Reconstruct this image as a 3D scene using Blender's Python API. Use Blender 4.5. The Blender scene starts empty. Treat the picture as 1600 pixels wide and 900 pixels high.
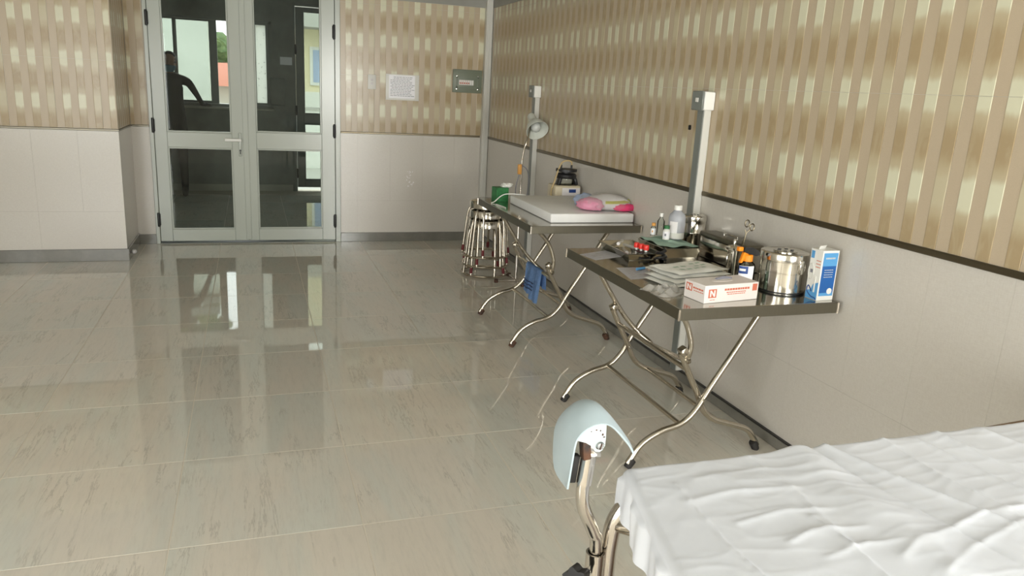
import bpy, bmesh, math, random
from mathutils import Vector, Matrix, Euler
random.seed(7)
S = bpy.context.scene
COL = S.collection
PI = math.pi

# ------------------------------------------------------------------ camera, world, light, exposure
cam_d = bpy.data.cameras.new('camera'); cam = bpy.data.objects.new('camera', cam_d); COL.objects.link(cam)
YAW, PIT, ROL = 0.3326, 0.2531, 0.0533
f = Vector((math.sin(YAW)*math.cos(PIT), math.cos(YAW)*math.cos(PIT), -math.sin(PIT)))
r0 = Vector((math.cos(YAW), -math.sin(YAW), 0)); u0 = r0.cross(f)
r = r0*math.cos(ROL)+u0*math.sin(ROL); u = -r0*math.sin(ROL)+u0*math.cos(ROL)
cam.matrix_world = Matrix(((r.x, u.x, -f.x, 0), (r.y, u.y, -f.y, 0), (r.z, u.z, -f.z, 1.4345), (0, 0, 0, 1)))
cam_d.sensor_width = 36; cam_d.lens = 36*1194.5/1600; cam_d.clip_start = .05
S.camera = cam

w = bpy.data.worlds.new('overcast_sky'); S.world = w; w.use_nodes = True
bg = w.node_tree.nodes['Background']; bg.inputs[0].default_value = (.93, .97, 1.0, 1); bg.inputs[1].default_value = 2.2

def area(name, loc, rot, sx, sy, power, col=(1, 1, 1)):
    l = bpy.data.lights.new(name, 'AREA'); l.shape = 'RECTANGLE'; l.size = sx; l.size_y = sy; l.energy = power; l.color = col
    o = bpy.data.objects.new(name, l); COL.objects.link(o); o.location = loc; o.rotation_euler = rot
    return o
# daylight through the windows behind the camera and in the left wall, plus an added fill on the right
area('daylight_rear_window', (-2.37, -2.85, 1.15), (PI/2, 0, 0), 1.7, 2.0, 46, (1, 1, .95))
area('daylight_rear_window', (1.70, -2.85, 1.15), (PI/2, 0, 0), .7, 2.0, 135, (1, 1, .95))
area('side_fill_light', (-3.55, -.6, 1.4), (PI/2, 0, -PI/2), 2.2, 1.6, 42, (1, 1, .95))
area('side_fill_light', (2.33, -.75, 1.6), (PI/2, 0, PI/2), 2.9, 1.4, 7, (1, 1, .95))  # added fill from the unseen right wall, brightens the sheet, near floor and tables
S.view_settings.view_transform = 'Standard'; S.view_settings.look = 'None'
S.view_settings.exposure = 0.75; S.view_settings.gamma = 1.0

# ------------------------------------------------------------------ mesh builder
class B:
    def __init__(self): self.bm = bmesh.new(); self.mi = 0
    def _fin(self, fs):
        for q in fs: q.material_index = self.mi
    def face(self, cos):
        vs = [self.bm.verts.new(c) for c in cos]; q = self.bm.faces.new(vs); q.material_index = self.mi; return q
    def box(self, c, s, bev=0, rot=None, seg=2):
        t = bmesh.new(); bmesh.ops.create_cube(t, size=1)
        bmesh.ops.scale(t, vec=s, verts=t.verts)
        if bev: bmesh.ops.bevel(t, geom=t.edges[:], offset=bev, segments=seg, affect='EDGES', profile=.5)
        if rot: bmesh.ops.rotate(t, verts=t.verts, matrix=Euler(rot).to_matrix())
        bmesh.ops.translate(t, verts=t.verts, vec=c)
        self.merge(t); return self
    def span(self, a, b, bev=0, seg=2):
        a = Vector(a); b = Vector(b)
        return self.box((a+b)/2, [abs(x) for x in (b-a)], bev, None, seg)
    def merge(self, t):
        mp = {v: self.bm.verts.new(v.co) for v in t.verts}
        for q in t.faces:
            try:
                n = self.bm.faces.new([mp[v] for v in q.verts]); n.material_index = self.mi
            except ValueError: pass
        t.free()
    def tube(self, pts, rad, seg=10, smooth=0, cap=True, closed=False):
        P = [Vector(p) for p in pts]; n0 = len(P)
        R = rad if isinstance(rad, (list, tuple)) else [rad]*n0
        if smooth:
            Q = []; RR = []
            rng = n0 if closed else n0-1
            for i in range(rng):
                if closed: p0, p1, p2, p3 = P[i-1], P[i], P[(i+1) % n0], P[(i+2) % n0]; ra, rb = R[i], R[(i+1) % n0]
                else:
                    p1, p2 = P[i], P[i+1]; p0 = P[i-1] if i else p1*2-p2; p3 = P[i+2] if i+2 < n0 else p2*2-p1; ra, rb = R[i], R[i+1]
                for k in range(smooth):
                    t = k/smooth
                    Q.append(.5*((2*p1)+(p2-p0)*t+(2*p0-5*p1+4*p2-p3)*t*t+(3*p1-p0-3*p2+p3)*t**3)); RR.append(ra+(rb-ra)*t)
            if not closed: Q.append(P[-1]); RR.append(R[-1])
            P, R = Q, RR
        n = len(P); rings = []
        tan = []
        for i in range(n):
            if closed: d = P[(i+1) % n]-P[i-1]
            else: d = P[min(i+1, n-1)]-P[max(i-1, 0)]
            tan.append(d.normalized())
        nrm = tan[0].orthogonal().normalized()
        for i in range(n):
            if i:
                q = tan[i-1].rotation_difference(tan[i]); nrm = (q @ nrm); nrm = (nrm-tan[i]*nrm.dot(tan[i])).normalized()
            b = tan[i].cross(nrm)
            rings.append([self.bm.verts.new(P[i]+R[i]*(nrm*math.cos(2*PI*k/seg)+b*math.sin(2*PI*k/seg))) for k in range(seg)])
        m = n if closed else n-1
        for i in range(m):
            a, c = rings[i], rings[(i+1) % n]
            for k in range(seg):
                q = self.bm.faces.new((a[k], a[(k+1) % seg], c[(k+1) % seg], c[k])); q.material_index = self.mi
        if cap and not closed:
            self._fin([self.bm.faces.new(rings[0][::-1]), self.bm.faces.new(rings[-1])])
        return self
    def lathe(self, prof, seg=24, c=(0, 0, 0), rot=None, cap=True, sx=1, sy=1):
        M = Euler(rot).to_matrix() if rot else Matrix.Identity(3); c = Vector(c); rings = []
        for (ra, z) in prof:
            if ra < 1e-6: rings.append([self.bm.verts.new(c+M @ Vector((0, 0, z)))])
            else: rings.append([self.bm.verts.new(c+M @ Vector((ra*sx*math.cos(2*PI*k/seg), ra*sy*math.sin(2*PI*k/seg), z))) for k in range(seg)])
        for a, b in zip(rings, rings[1:]):
            for k in range(seg):
                k2 = (k+1) % seg
                if len(a) == 1 and len(b) == 1: continue
                if len(a) == 1: q = (a[0], b[k2], b[k])
                elif len(b) == 1: q = (a[k], a[k2], b[0])
                else: q = (a[k], a[k2], b[k2], b[k])
                self.bm.faces.new(q).material_index = self.mi
        if cap:
            if len(rings[0]) > 1: self._fin([self.bm.faces.new(rings[0][::-1])])
            if len(rings[-1]) > 1: self._fin([self.bm.faces.new(rings[-1])])
        return self
    def prism(self, poly, d, M=None):
        """polygon in local xy, extruded by d in local z, placed by matrix M"""
        M = M or Matrix.Identity(4)
        a = [self.bm.verts.new(M @ Vector((p[0], p[1], 0))) for p in poly]; b = [self.bm.verts.new(M @ Vector((p[0], p[1], d))) for p in poly]
        n = len(poly); fs = [self.bm.faces.new(a[::-1]), self.bm.faces.new(b)]
        for i in range(n): fs.append(self.bm.faces.new((a[i], a[(i+1) % n], b[(i+1) % n], b[i])))
        self._fin(fs); return self
    def grid(self, fn, nu, nv, thick=0, flip=False):
        V = [[self.bm.verts.new(fn(i/nu, j/nv)) for j in range(nv+1)] for i in range(nu+1)]
        for i in range(nu):
            for j in range(nv):
                q = (V[i][j], V[i+1][j], V[i+1][j+1], V[i][j+1])
                self.bm.faces.new(q[::-1] if flip else q).material_index = self.mi
        return self

def mesh(name, b, mats, smooth=40, recalc=True):
    if recalc: bmesh.ops.recalc_face_normals(b.bm, faces=b.bm.faces)
    me = bpy.data.meshes.new(name); b.bm.to_mesh(me); b.bm.free()
    for m in (mats if isinstance(mats, (list, tuple)) else [mats]): me.materials.append(m)
    if smooth:
        me.polygons.foreach_set('use_smooth', [True]*len(me.polygons)); me.set_sharp_from_angle(angle=math.radians(smooth))
    return me
def obj(name, b, mats, parent=None, label=None, smooth=40, loc=None, rot=None, kind=None, recalc=True):
    me = b if isinstance(b, bpy.types.Mesh) else mesh(name, b, mats, smooth, recalc)
    o = bpy.data.objects.new(name, me); COL.objects.link(o)
    if parent: o.parent = parent
    if loc: o.location = loc
    if rot: o.rotation_euler = rot
    if label: o['label'] = label
    if kind: o['kind'] = kind
    return o
def thing(name, label, cat, loc=(0, 0, 0), rz=0, group=None):
    o = bpy.data.objects.new(name, None); COL.objects.link(o); o.empty_display_size = .05
    o.location = loc; o.rotation_euler = (0, 0, rz); o['label'] = label; o['category'] = cat
    if group: o['group'] = group
    return o
def tag(o, label, cat, group=None):
    o['label'] = label; o['category'] = cat
    if group: o['group'] = group
    return o
def copy_tree(root, loc, rz, label):
    n = root.copy(); COL.objects.link(n); n.location = loc; n.rotation_euler = (0, 0, rz); n['label'] = label
    for ch in list(root.children):
        c = ch.copy(); COL.objects.link(c); c.parent = n
        for g in list(ch.children):
            d = g.copy(); COL.objects.link(d); d.parent = c
    return n

# ------------------------------------------------------------------ materials
def mat(name, col=(.5, .5, .5), rough=.5, metal=0, **k):
    m = bpy.data.materials.new(name); m.use_nodes = True; b = m.node_tree.nodes['Principled BSDF']
    b.inputs['Base Color'].default_value = (*col, 1); b.inputs['Roughness'].default_value = rough; b.inputs['Metallic'].default_value = metal
    for kk, v in k.items():
        b.inputs[kk.replace('_', ' ')].default_value = v
    return m
class N:
    """small node-graph helper"""
    def __init__(s, m): s.m = m; s.t = m.node_tree; s.b = s.t.nodes['Principled BSDF']
    def n(s, typ, **k):
        x = s.t.nodes.new(typ)
        for a, v in k.items(): setattr(x, a, v)
        return x
    def l(s, a, b): s.t.links.new(a, b)
    def math(s, op, a, b=None, c=None):
        x = s.n('ShaderNodeMath', operation=op)
        for i, v in enumerate((a, b, c)):
            if v is None: continue
            if isinstance(v, (int, float)): x.inputs[i].default_value = v
            else: s.l(v, x.inputs[i])
        return x.outputs[0]
    def mix(s, fac, a, b):
        x = s.n('ShaderNodeMix', data_type='RGBA')
        for i, v in ((0, fac), (6, a), (7, b)):
            if isinstance(v, (int, float)): x.inputs[i].default_value = v
            elif isinstance(v, tuple): x.inputs[i].default_value = (*v, 1)
            else: s.l(v, x.inputs[i])
        return x.outputs[2]
    def noise(s, vec, scale, det=4, rough=.5, dist=0):
        x = s.n('ShaderNodeTexNoise'); x.inputs['Scale'].default_value = scale; x.inputs['Detail'].default_value = det
        x.inputs['Roughness'].default_value = rough; x.inputs['Distortion'].default_value = dist
        if vec is not None: s.l(vec, x.inputs['Vector'])
        return x.outputs['Fac']
    def ramp(s, v, lo, hi):
        x = s.n('ShaderNodeMapRange', interpolation_type='SMOOTHSTEP'); x.inputs[1].default_value = lo; x.inputs[2].default_value = hi
        s.l(v, x.inputs[0]); return x.outputs[0]
    def mapping(s, vec, sc=(1, 1, 1), rot=(0, 0, 0)):
        x = s.n('ShaderNodeMapping'); x.inputs['Scale'].default_value = sc; x.inputs['Rotation'].default_value = rot; s.l(vec, x.inputs[0]); return x.outputs[0]
    def objcoord(s, rnd=9.0):
        tc = s.n('ShaderNodeTexCoord').outputs['Object']; r_ = s.n('ShaderNodeObjectInfo').outputs['Random']
        v = s.n('ShaderNodeVectorMath', operation='ADD'); cx = s.n('ShaderNodeCombineXYZ')
        a = s.math('MULTIPLY', r_, rnd); s.l(a, cx.inputs[0]); s.l(a, cx.inputs[1]); s.l(a, cx.inputs[2])
        s.l(tc, v.inputs[0]); s.l(cx.outputs[0], v.inputs[1]); return tc, v.outputs[0]
    def bump(s, h, strength=.2, dist=.01):
        x = s.n('ShaderNodeBump'); x.inputs['Strength'].default_value = strength; x.inputs['Distance'].default_value = dist
        s.l(h, x.inputs['Height']); s.l(x.outputs[0], s.b.inputs['Normal'])
    def color(s, c): s.l(c, s.b.inputs['Base Color'])

def m_floor():
    m = mat('polished_stone_floor_tile', rough=.04, Specular_IOR_Level=.5, IOR=1.72); g = N(m); tc, v = g.objcoord(13)
    st = g.mapping(v, (4.2, .8, 1), (0, 0, .36))
    warp = g.noise(g.mapping(v, (2.5, 2.5, 1)), 1.6, 3)
    a = g.noise(g.mapping(v, (6, .7, 1), (0, 0, .36)), 1.5, 8, .68, .25); vein = g.ramp(g.math('ABSOLUTE', g.math('SUBTRACT', a, .5)), .0, .018)
    b = g.noise(st, 1.0, 4, .6, .3)
    fine = g.noise(g.mapping(v, (16, 2.0, 1), (0, 0, .36)), 4, 6, .75)
    c = g.mix(g.ramp(b, .36, .66), (.71, .65, .56), (.65, .65, .58))
    c = g.mix(g.math('MULTIPLY', g.ramp(fine, .42, .74), .34), c, (.52, .485, .42))
    c = g.mix(g.math('MULTIPLY', g.math('MULTIPLY', g.math('SUBTRACT', 1, vein), g.ramp(warp, .42, .62)), .5), c, (.38, .35, .295))
    g.color(c); g.l(g.math('MULTIPLY_ADD', fine, .03, .015), g.b.inputs['Roughness'])
    return m
def m_upper():
    m = mat('striped_marble_wall_tile', rough=.2, Specular_IOR_Level=.32); g = N(m); tc, v = g.objcoord(17)
    sp = g.n('ShaderNodeSeparateXYZ'); g.l(tc, sp.inputs[0]); x, z = sp.outputs[0], sp.outputs[2]
    xs = g.math('MULTIPLY', x, 10.0); fr = g.math('FRACT', xs)               # 0..1 inside each pair of strips
    pat = g.math('GREATER_THAN', fr, .5); third = g.math('GREATER_THAN', xs, 2.0)
    wob = g.math('MULTIPLY', g.math('SUBTRACT', g.noise(g.mapping(v, (22, 22, 5)), 1.4, 2), .5), .035)
    zz = g.math('ADD', z, wob)
    ph = g.math('PINGPONG', zz, .15)                                        # 0 at the pale patches, .15 at the dark ones
    light = g.math('SUBTRACT', 1, g.ramp(ph, .036, .066)); dark = g.ramp(ph, .055, .125)
    light = g.math('MULTIPLY', light, g.math('MULTIPLY_ADD', third, -.75, 1))
    sm = g.noise(g.mapping(v, (8, 8, 3), (.3, .5, .2)), 2.2, 4, .55, 1.5)
    base = g.mix(g.noise(v, 420, 2), (.485, .395, .285), (.555, .455, .33))
    pc = g.mix(dark, (.53, .45, .30), (.42, .32, .19)); pc = g.mix(g.math('MULTIPLY', g.ramp(sm, .45, .7), .4), pc, (.53, .445, .30))
    pc = g.mix(light, pc, (.69, .67, .50))
    g.color(g.mix(pat, base, pc)); g.l(g.math('MULTIPLY_ADD', pat, -.04, .24), g.b.inputs['Roughness'])
    return m
def m_lower():
    m = mat('pale_linen_wall_tile', rough=.22); g = N(m); tc, v = g.objcoord(11)
    a = g.noise(g.mapping(v, (420, 420, 60)), 1, 3); b = g.noise(g.mapping(v, (60, 60, 420)), 1, 3); c2 = g.noise(v, 3, 3)
    c = g.mix(g.ramp(g.math('MULTIPLY', g.math('ADD', a, b), .5), .35, .65), (.60, .565, .51), (.65, .62, .565)); c = g.mix(g.math('MULTIPLY', c2, .3), c, (.62, .56, .50))
    g.color(c); g.bump(a, .03, .002); return m
def m_noise(name, c1, c2, scale, rough=.5, metal=0, bump=0, sc=(1, 1, 1), det=4, **k):
    m = mat(name, c1, rough, metal, **k); g = N(m); tc, v = g.objcoord(5)
    nz = g.noise(g.mapping(v, sc), scale, det, .6); g.color(g.mix(g.ramp(nz, .3, .7), c1, c2))
    if bump: g.bump(nz, bump, .004)
    return m
def m_steel(name, c, rough, sc, amt=.12):
    m = mat(name, c, rough, 1.0); g = N(m); tc, v = g.objcoord(5)
    nz = g.noise(g.mapping(v, sc), 6, 5, .7)
    g.l(g.math('MULTIPLY_ADD', nz, amt, rough-amt/2), g.b.inputs['Roughness'])
    g.color(g.mix(nz, tuple(x*.86 for x in c), tuple(min(1, x*1.1) for x in c))); return m
def m_glass(name, tint=(1, 1, 1), refl=1.0, frost=None):
    m = bpy.data.materials.new(name); m.use_nodes = True; t = m.node_tree; t.nodes.clear()
    o = t.nodes.new('ShaderNodeOutputMaterial'); mx = t.nodes.new('ShaderNodeMixShader'); fr = t.nodes.new('ShaderNodeFresnel'); fr.inputs[0].default_value = 1.3
    g = t.nodes.new('ShaderNodeBsdfGlossy'); g.inputs['Roughness'].default_value = .02
    if frost: tr = t.nodes.new('ShaderNodeBsdfTranslucent'); tr.inputs[0].default_value = (*tint, 1)
    else: tr = t.nodes.new('ShaderNodeBsdfTransparent'); tr.inputs[0].default_value = (*tint, 1)
    t.links.new(fr.outputs[0], mx.inputs[0]); t.links.new(tr.outputs[0], mx.inputs[1]); t.links.new(g.outputs[0], mx.inputs[2]); t.links.new(mx.outputs[0], o.inputs[0])
    if frost:
        tc = t.nodes.new('ShaderNodeTexCoord'); nz = t.nodes.new('ShaderNodeTexNoise'); nz.inputs['Scale'].default_value = 26; t.links.new(tc.outputs['Object'], nz.inputs[0])
        rp = t.nodes.new('ShaderNodeValToRGB'); rp.color_ramp.elements[0].position = .63; rp.color_ramp.elements[0].color = (*tint, 1); rp.color_ramp.elements[1].position = .74; rp.color_ramp.elements[1].color = (*[q*.55 for q in tint], 1)
        t.links.new(nz.outputs[0], rp.inputs[0]); t.links.new(rp.outputs[0], tr.inputs[0])
    return m

M = {}
M['floor'] = m_floor(); M['upper'] = m_upper(); M['lower'] = m_lower()
M['grout'] = mat('pale_grout', (.66, .60, .50), .8)
M['plaster'] = m_noise('painted_plaster', (.56, .53, .46), (.60, .57, .50), 8, .7)
M['greypaint'] = m_noise('grey_wall_paint', (.30, .295, .265), (.34, .335, .30), 5, .7); M['wgrout_'] = mat('wall_grout', (.42, .37, .29), .8)
M['skirt'] = m_noise('grey_stone_skirting', (.175, .17, .145), (.21, .20, .175), 5, .15, sc=(2, 2, 2))
M['brass'] = m_steel('dull_metal_trim', (.17, .145, .10), .35, (1, 1, 30))
M['black'] = mat('black_plastic', (.012, .012, .013), .4)
M['rubber'] = mat('black_rubber', (.018, .016, .015), .7)
M['rust'] = m_noise('rusty_rubber', (.03, .02, .016), (.11, .045, .02), 60, .7)
M['alu'] = mat('white_powder_coated_aluminium', (.47, .50, .45), .22)
M['chrome'] = mat('chrome', (.75, .74, .72), .12, 1)
M['steel'] = m_steel('stainless_sheet', (.52, .50, .45), .12, (2, 60, 2), .06)
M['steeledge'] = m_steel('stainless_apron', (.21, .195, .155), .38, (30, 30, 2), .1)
M['tube'] = m_steel('stainless_tube', (.56, .51, .43), .2, (4, 4, 4), .08)
M['tubebright'] = m_steel('bright_stainless_tube', (.66, .62, .57), .14, (4, 4, 4), .06)
M['vessel'] = m_steel('polished_steel_vessel', (.66, .63, .57), .13, (3, 3, 60), .06)
M['duct'] = mat('grey_pvc_duct', (.63, .62, .57), .35)
M['white'] = mat('white_plastic', (.82, .81, .77), .35)
M['cream'] = mat('cream_plastic', (.66, .58, .42), .4)
M['paper'] = mat('white_paper', (.92, .91, .95), .3)
M['ink'] = mat('grey_ink', (.22, .22, .26), .6)
M['foam'] = m_noise('white_foam_cover', (.86, .85, .84), (.90, .90, .89), 6, .55)
M['sheet'] = m_noise('white_nonwoven_sheet', (.62, .635, .67), (.66, .675, .71), 5, .42, bump=.0)
M['paleblue'] = m_noise('pale_blue_paint', (.36, .43, .455), (.41, .48, .505), 5, .35)
M['paleblue_w'] = m_noise('chipped_white_paint', (.50, .56, .57), (.54, .60, .61), 9, .4)
M['glass'] = m_glass('clear_pane', (.80, .83, .80)); M['frost'] = m_glass('frosted_pane', (.95, .96, .92), frost=True)
M['brown'] = m_noise('brown_leatherette', (.13, .075, .04), (.18, .11, .06), 12, .5)
M['green'] = m_noise('printed_green_card', (.015, .12, .035), (.04, .22, .07), 30, .4)
M['greencloth'] = m_noise('surgical_green_cloth', (.30, .46, .38), (.38, .54, .45), 20, .8)
M['red'] = mat('red_plastic', (.75, .03, .02), .35); M['orange'] = mat('orange_plastic', (.95, .28, .01), .4)
M['blue'] = mat('blue_print', (.012, .11, .38), .4); M['sky'] = mat('light_blue_print', (.10, .34, .66), .4); M['navy'] = mat('navy_print', (.012, .05, .22), .4)
M['towel'] = m_noise('blue_terry_towel', (.20, .36, .66), (.30, .47, .78), 90, .95, bump=.6)
M['towelline'] = mat('dark_blue_stripe', (.015, .03, .11), .9)
M['redpaint'] = mat('dark_red_tape', (.17, .02, .025), .6)
M['carton'] = m_noise('pale_printed_carton', (.82, .76, .73), (.86, .81, .78), 4, .5)
M['rose'] = mat('orange_red_print', (.62, .17, .10), .5)
M['boxgrey'] = mat('grey_green_enamel', (.19, .215, .16), .4)
M['lampwhite'] = mat('white_enamel', (.66, .68, .62), .35)
M['bulb'] = mat('frosted_bulb', (.62, .64, .62), .25)
M['gauze'] = m_noise('gauze_packet', (.80, .80, .75), (.86, .86, .82), 14, .7)
M['gauzeprint'] = mat('pale_green_print', (.42, .52, .42), .7)
M['pet'] = mat('translucent_bottle', (.72, .74, .80), .25, Transmission_Weight=.55, IOR=1.3)
M['clear'] = m_glass('clear_plastic', (.92, .95, .94))
M['liquid'] = m_glass('clear_liquid', (.80, .95, .92))
M['film'] = mat('clear_crinkled_film', (.62, .60, .56), .12, Alpha=.45)
M['wrap'] = mat('clear_wrap', (.8, .8, .8), .1, Alpha=.16); M['pink'] = m_noise('pink_cloth', (.72, .24, .38), (.80, .36, .50), 12, .8); M['hot'] = mat('hot_pink_cloth', (.85, .06, .20), .8)
M['yellow'] = mat('yellow_cloth', (.78, .76, .16), .8); M['whitecloth'] = m_noise('white_cloth', (.74, .70, .70), (.80, .78, .78), 12, .85); M['bluecloth'] = mat('pale_blue_cloth', (.40, .48, .66), .8)
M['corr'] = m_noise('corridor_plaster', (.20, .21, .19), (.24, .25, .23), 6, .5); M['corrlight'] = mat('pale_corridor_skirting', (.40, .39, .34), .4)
M['darkalu'] = mat('grey_aluminium', (.20, .215, .20), .35); M['skin'] = mat('skin', (.28, .16, .10), .5); M['cloth'] = mat('dark_cloth', (.02, .022, .02), .8); M['mask'] = mat('blue_mask', (.08, .17, .22), .8); M['hair'] = mat('black_hair', (.008, .007, .006), .6)
M['creamwall'] = mat('cream_render', (.78, .70, .48), .8); M['extwhite'] = mat('white_render', (.78, .77, .72), .8); M['stained'] = m_noise('stained_white_render', (.60, .61, .56), (.66, .67, .62), 1.2, .8); M['rooftile'] = mat('red_roof', (.45, .17, .11), .8); M['leaf'] = m_noise('leaf_green', (.05, .10, .03), (.12, .18, .06), 9, .7)
M['ground'] = mat('concrete_ground', (.45, .44, .40), .9); M['beige'] = mat('beige_rubber_tube', (.55, .42, .22), .5); M['amber'] = mat('amber_print', (.75, .36, .08), .5)

# ------------------------------------------------------------------ the setting
XW, YB, YL, XL = 2.104, 7.067, 6.4275, -.9427      # right wall, back wall, face and edge of the left wall block
XE, YR, H, YF = -3.29, -2.6, 3.0, 10.42            # left end, rear wall, ceiling, far wall of the corridor
TT = .008; GD = .0030                               # tile thickness, depth of the joints

def struct(name, b, m, **k): return obj(name, b, m, kind='structure', smooth=0, **k)
floor = struct('floor', B().span((XE, YR, -.1), (XW+.2, YF+.2, -.0006)), M['grout'])
for k, (a, c) in enumerate((((.745, YB-.004, 2.141), (XW-.005, YB+.01, H-.002)), ((XL+.005, YB-.004, 2.301), (.745, YB+.01, H-.002)), ((XE, YL-.004, 2.141), (XL+.004, YL+.01, H-.002)), ((XL-.01, YL+.011, 2.141), (XL+.004, YB-.005, H-.002)), ((XW-.004, .9, 2.141), (XW+.01, YB-.07, H-.002)))):
    struct('trim_%d' % (k+7), B().span(a, c), M['greypaint'])
struct('ceiling', B().span((XE, YR, H), (XW+.2, YB+.2, H+.1)), mat('dull_ceiling', (.42, .41, .37), .8))
wr = struct('wall_right', B().span((XW+GD, .75, -.1), (XW+.2, YB+.2, H)).span((XW+GD, YR, -.1), (XW+.2, .75, .88)).span((XW+GD, YR, 2.32), (XW+.2, .75, H)).span((XW+GD, YR, .88), (XW+.2, -2.25, 2.32)), [M['plaster']])  # unseen opening beside the bed is added to let the right-hand fill in
b = B().span((XL, YB+GD, -.1), (-.80, YB+.2, H)).span((.745, YB+GD, -.1), (XW+GD, YB+.2, H)).span((-.80, YB+GD, 2.30), (.745, YB+.2, H))
wb = struct('wall_back', b, M['plaster'])
wl = struct('wall_left', B().span((XE, YL+GD, -.1), (XL-GD, YB+.2, H)), M['plaster'])
struct('wall_far_left', B().span((XE-.2, YR, -.1), (XE, -1.75, H)).span((XE-.2, .55, -.1), (XE, YB+.2, H)).span((XE-.2, -1.75, -.1), (XE, .55, .55)).span((XE-.2, -1.75, 2.25), (XE, .55, H)), M['plaster'])
b = B()
for a, c in (((XE, -.1), (XW+.2, .12)), ((XE, 2.2), (XW+.2, H)), ((-1.5, .12), (1.34, 2.2)), ((2.06, .12), (XW+.2, 2.2))):
    b.span((a[0], YR-.2, a[1]), (c[0], YR, c[1]))
struct('wall_rear', b, M['plaster'])
for k, (x0, x1) in enumerate(((-3.25, -1.5), (1.34, 2.06))):
    b = B()
    for xx in (x0+.025, (x0+x1)/2, x1-.025): b.span((xx-.025, YR-.12, .12), (xx+.025, YR-.06, 2.2))
    for zz in (.145, 2.175): b.span((x0, YR-.12, zz-.025), (x1, YR-.06, zz+.025))
    struct('window_%d' % (k+2), b, M['alu'])

# --- floor tiles
fm = mesh('floor_tile', B().box((0, 0, -.005), (.5962, .5912, .01), .0004, seg=1), M['floor'], 30)
GX, GY = -.2867, 2.895
for i in range(-5, 4):
    for j in range(-4, 13):
        y = GY+.595*j
        if 7.0 < y < 7.1: pass
        if y+.595 > YF+.2: continue
        obj('floor_tile', fm, None, floor, loc=(GX+.6*i+.3, y+.2975, random.uniform(-.0001, .0001)))

# --- wall tiles
cache = {}
def upper_mesh(w0, w1, z0, z1):
    """striped tile cut to w0..w1, z0..z1 (full tile 0..0.3 by 0..0.6); strips in relief, joints recessed"""
    key = ('u', round(w0, 3), round(w1, 3), round(z0, 3), round(z1, 3))
    if key in cache: return cache[key]
    pts = [(w0+.0007, 0), (w0+.0012, -TT+.0012)]
    for k in range(3):
        a, e = .1*k+.05, .1*k+.1
        for (px, py) in ((a-.002, -TT+.0012), (a+.002, -TT+.0004), (e-.003, -TT+.0004), (e-.0008, -TT+.0012)):
            if w0+.002 < px < w1-.002: pts.append((px, py))
    pts += [(w1-.0012, -TT+.0012), (w1-.0007, 0)]
    b = B(); n = len(pts); za, zb = z0+.0007, z1-.0007
    lo = [b.bm.verts.new((p[0], p[1], za)) for p in pts]; hi = [b.bm.verts.new((p[0], p[1], zb)) for p in pts]
    for i in range(n-1): b.bm.faces.new((lo[i], lo[i+1], hi[i+1], hi[i]))
    b.bm.faces.new(lo[::-1]); b.bm.faces.new(hi)
    cache[key] = mesh('wall_tile', b, M['upper'], 0); return cache[key]
def lower_mesh(w, h):
    key = ('l', round(w, 3), round(h, 3))
    if key not in cache: cache[key] = mesh('wall_tile', B().box((w/2, -TT/2, h/2), (w-.0005, TT, h-.0005), .0002, seg=1), M['lower'], 0)
    return cache[key]
def tile_wall(parent, origin, rz, length, first_edge, first_low, base_top, top=2.14):
    """tiles from local x=0 to length; first_edge / first_low = first joint of the striped / of the plain tiles"""
    R = Matrix.Rotation(rz, 3, 'Z'); O = Vector(origin)
    def put(me, x, z):
        obj('wall_tile', me, None, parent, loc=O+R @ Vector((x, 0, z)), rot=(0, 0, rz))
    rows = [(.89, .11, .6), (1.49, 0, .6), (2.09, 0, top-2.09)]
    e = first_edge-.3
    while e < length-.004:
        a, c = max(0, -e), min(.3, length-e)
        if c-a > .006:
            for (zo, z0, z1) in rows: put(upper_mesh(a, c, z0, z1), e, zo)
        e += .3
    e = first_low-.6; k = 0
    while e < length-.004:
        a, c = max(0, e), min(length, e+.6)
        if c-a > .006: put(lower_mesh(c-a, .383-base_top), a, base_top)
        for h in (0, .3):
            a, c = max(0, e+h), min(length, e+h+.3)
            if c-a > .006: put(lower_mesh(c-a, .602), a, .383)
        e += .6
tile_wall(wb, (.745, YB+TT, 0), 0, XW-.745, .3, .15, .083)
tile_wall(wb, (XL, YB+TT, 0), 0, -.80-XL, .13, .13, .083)
tile_wall(wl, (-3.0, YL+TT, 0), 0, XL+3.0, .16, .28, .093)
tile_wall(wl, (XL-TT, YL, 0), PI/2, YB-YL, .3, .3, .093)
tile_wall(wr, (XW+TT, 6.986, 0), -PI/2, 6.0, .3, .3, .052)

# --- skirting and dado trims
b = B().span((.747, YB-.012, 0), (XW, YB+TT, .083), .002, 1); struct('baseboard_back', b, M['skirt'])
b = B().span((-3.0, YL-.012, 0), (XL+.012, YL+TT, .093), .002, 1).span((XL-TT, YL+.001, 0), (XL+.012, YB-.002, .093), .002, 1).span((XL+.012, YB-.012, 0), (-.803, YB+TT, .083), .002, 1)
struct('baseboard_left', b, M['skirt'])
b = B().span((XW-.012, .9, 0), (XW+TT, YB-.013, .050), .002, 1); b.mi = 1; b.span((XW-.014, .9, .050), (XW+TT, YB-.013, .056)); struct('baseboard_right', b, [M['skirt'], M['black']])
b = B().span((.747, YB-.006, .984), (XW-.066, YB+TT, 1.0), .003, 1); struct('trim_1', b, M['brass'])
b = B().span((-3.0, YL-.006, .984), (XL+.006, YL+TT, 1.0), .003, 1).span((XL-TT, YL, .984), (XL+.006, YB, 1.0), .003, 1).span((XL+.007, YB-.006, .984), (-.803, YB+TT, 1.0), .003, 1); struct('trim_2', b, M['steeledge'])
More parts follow.
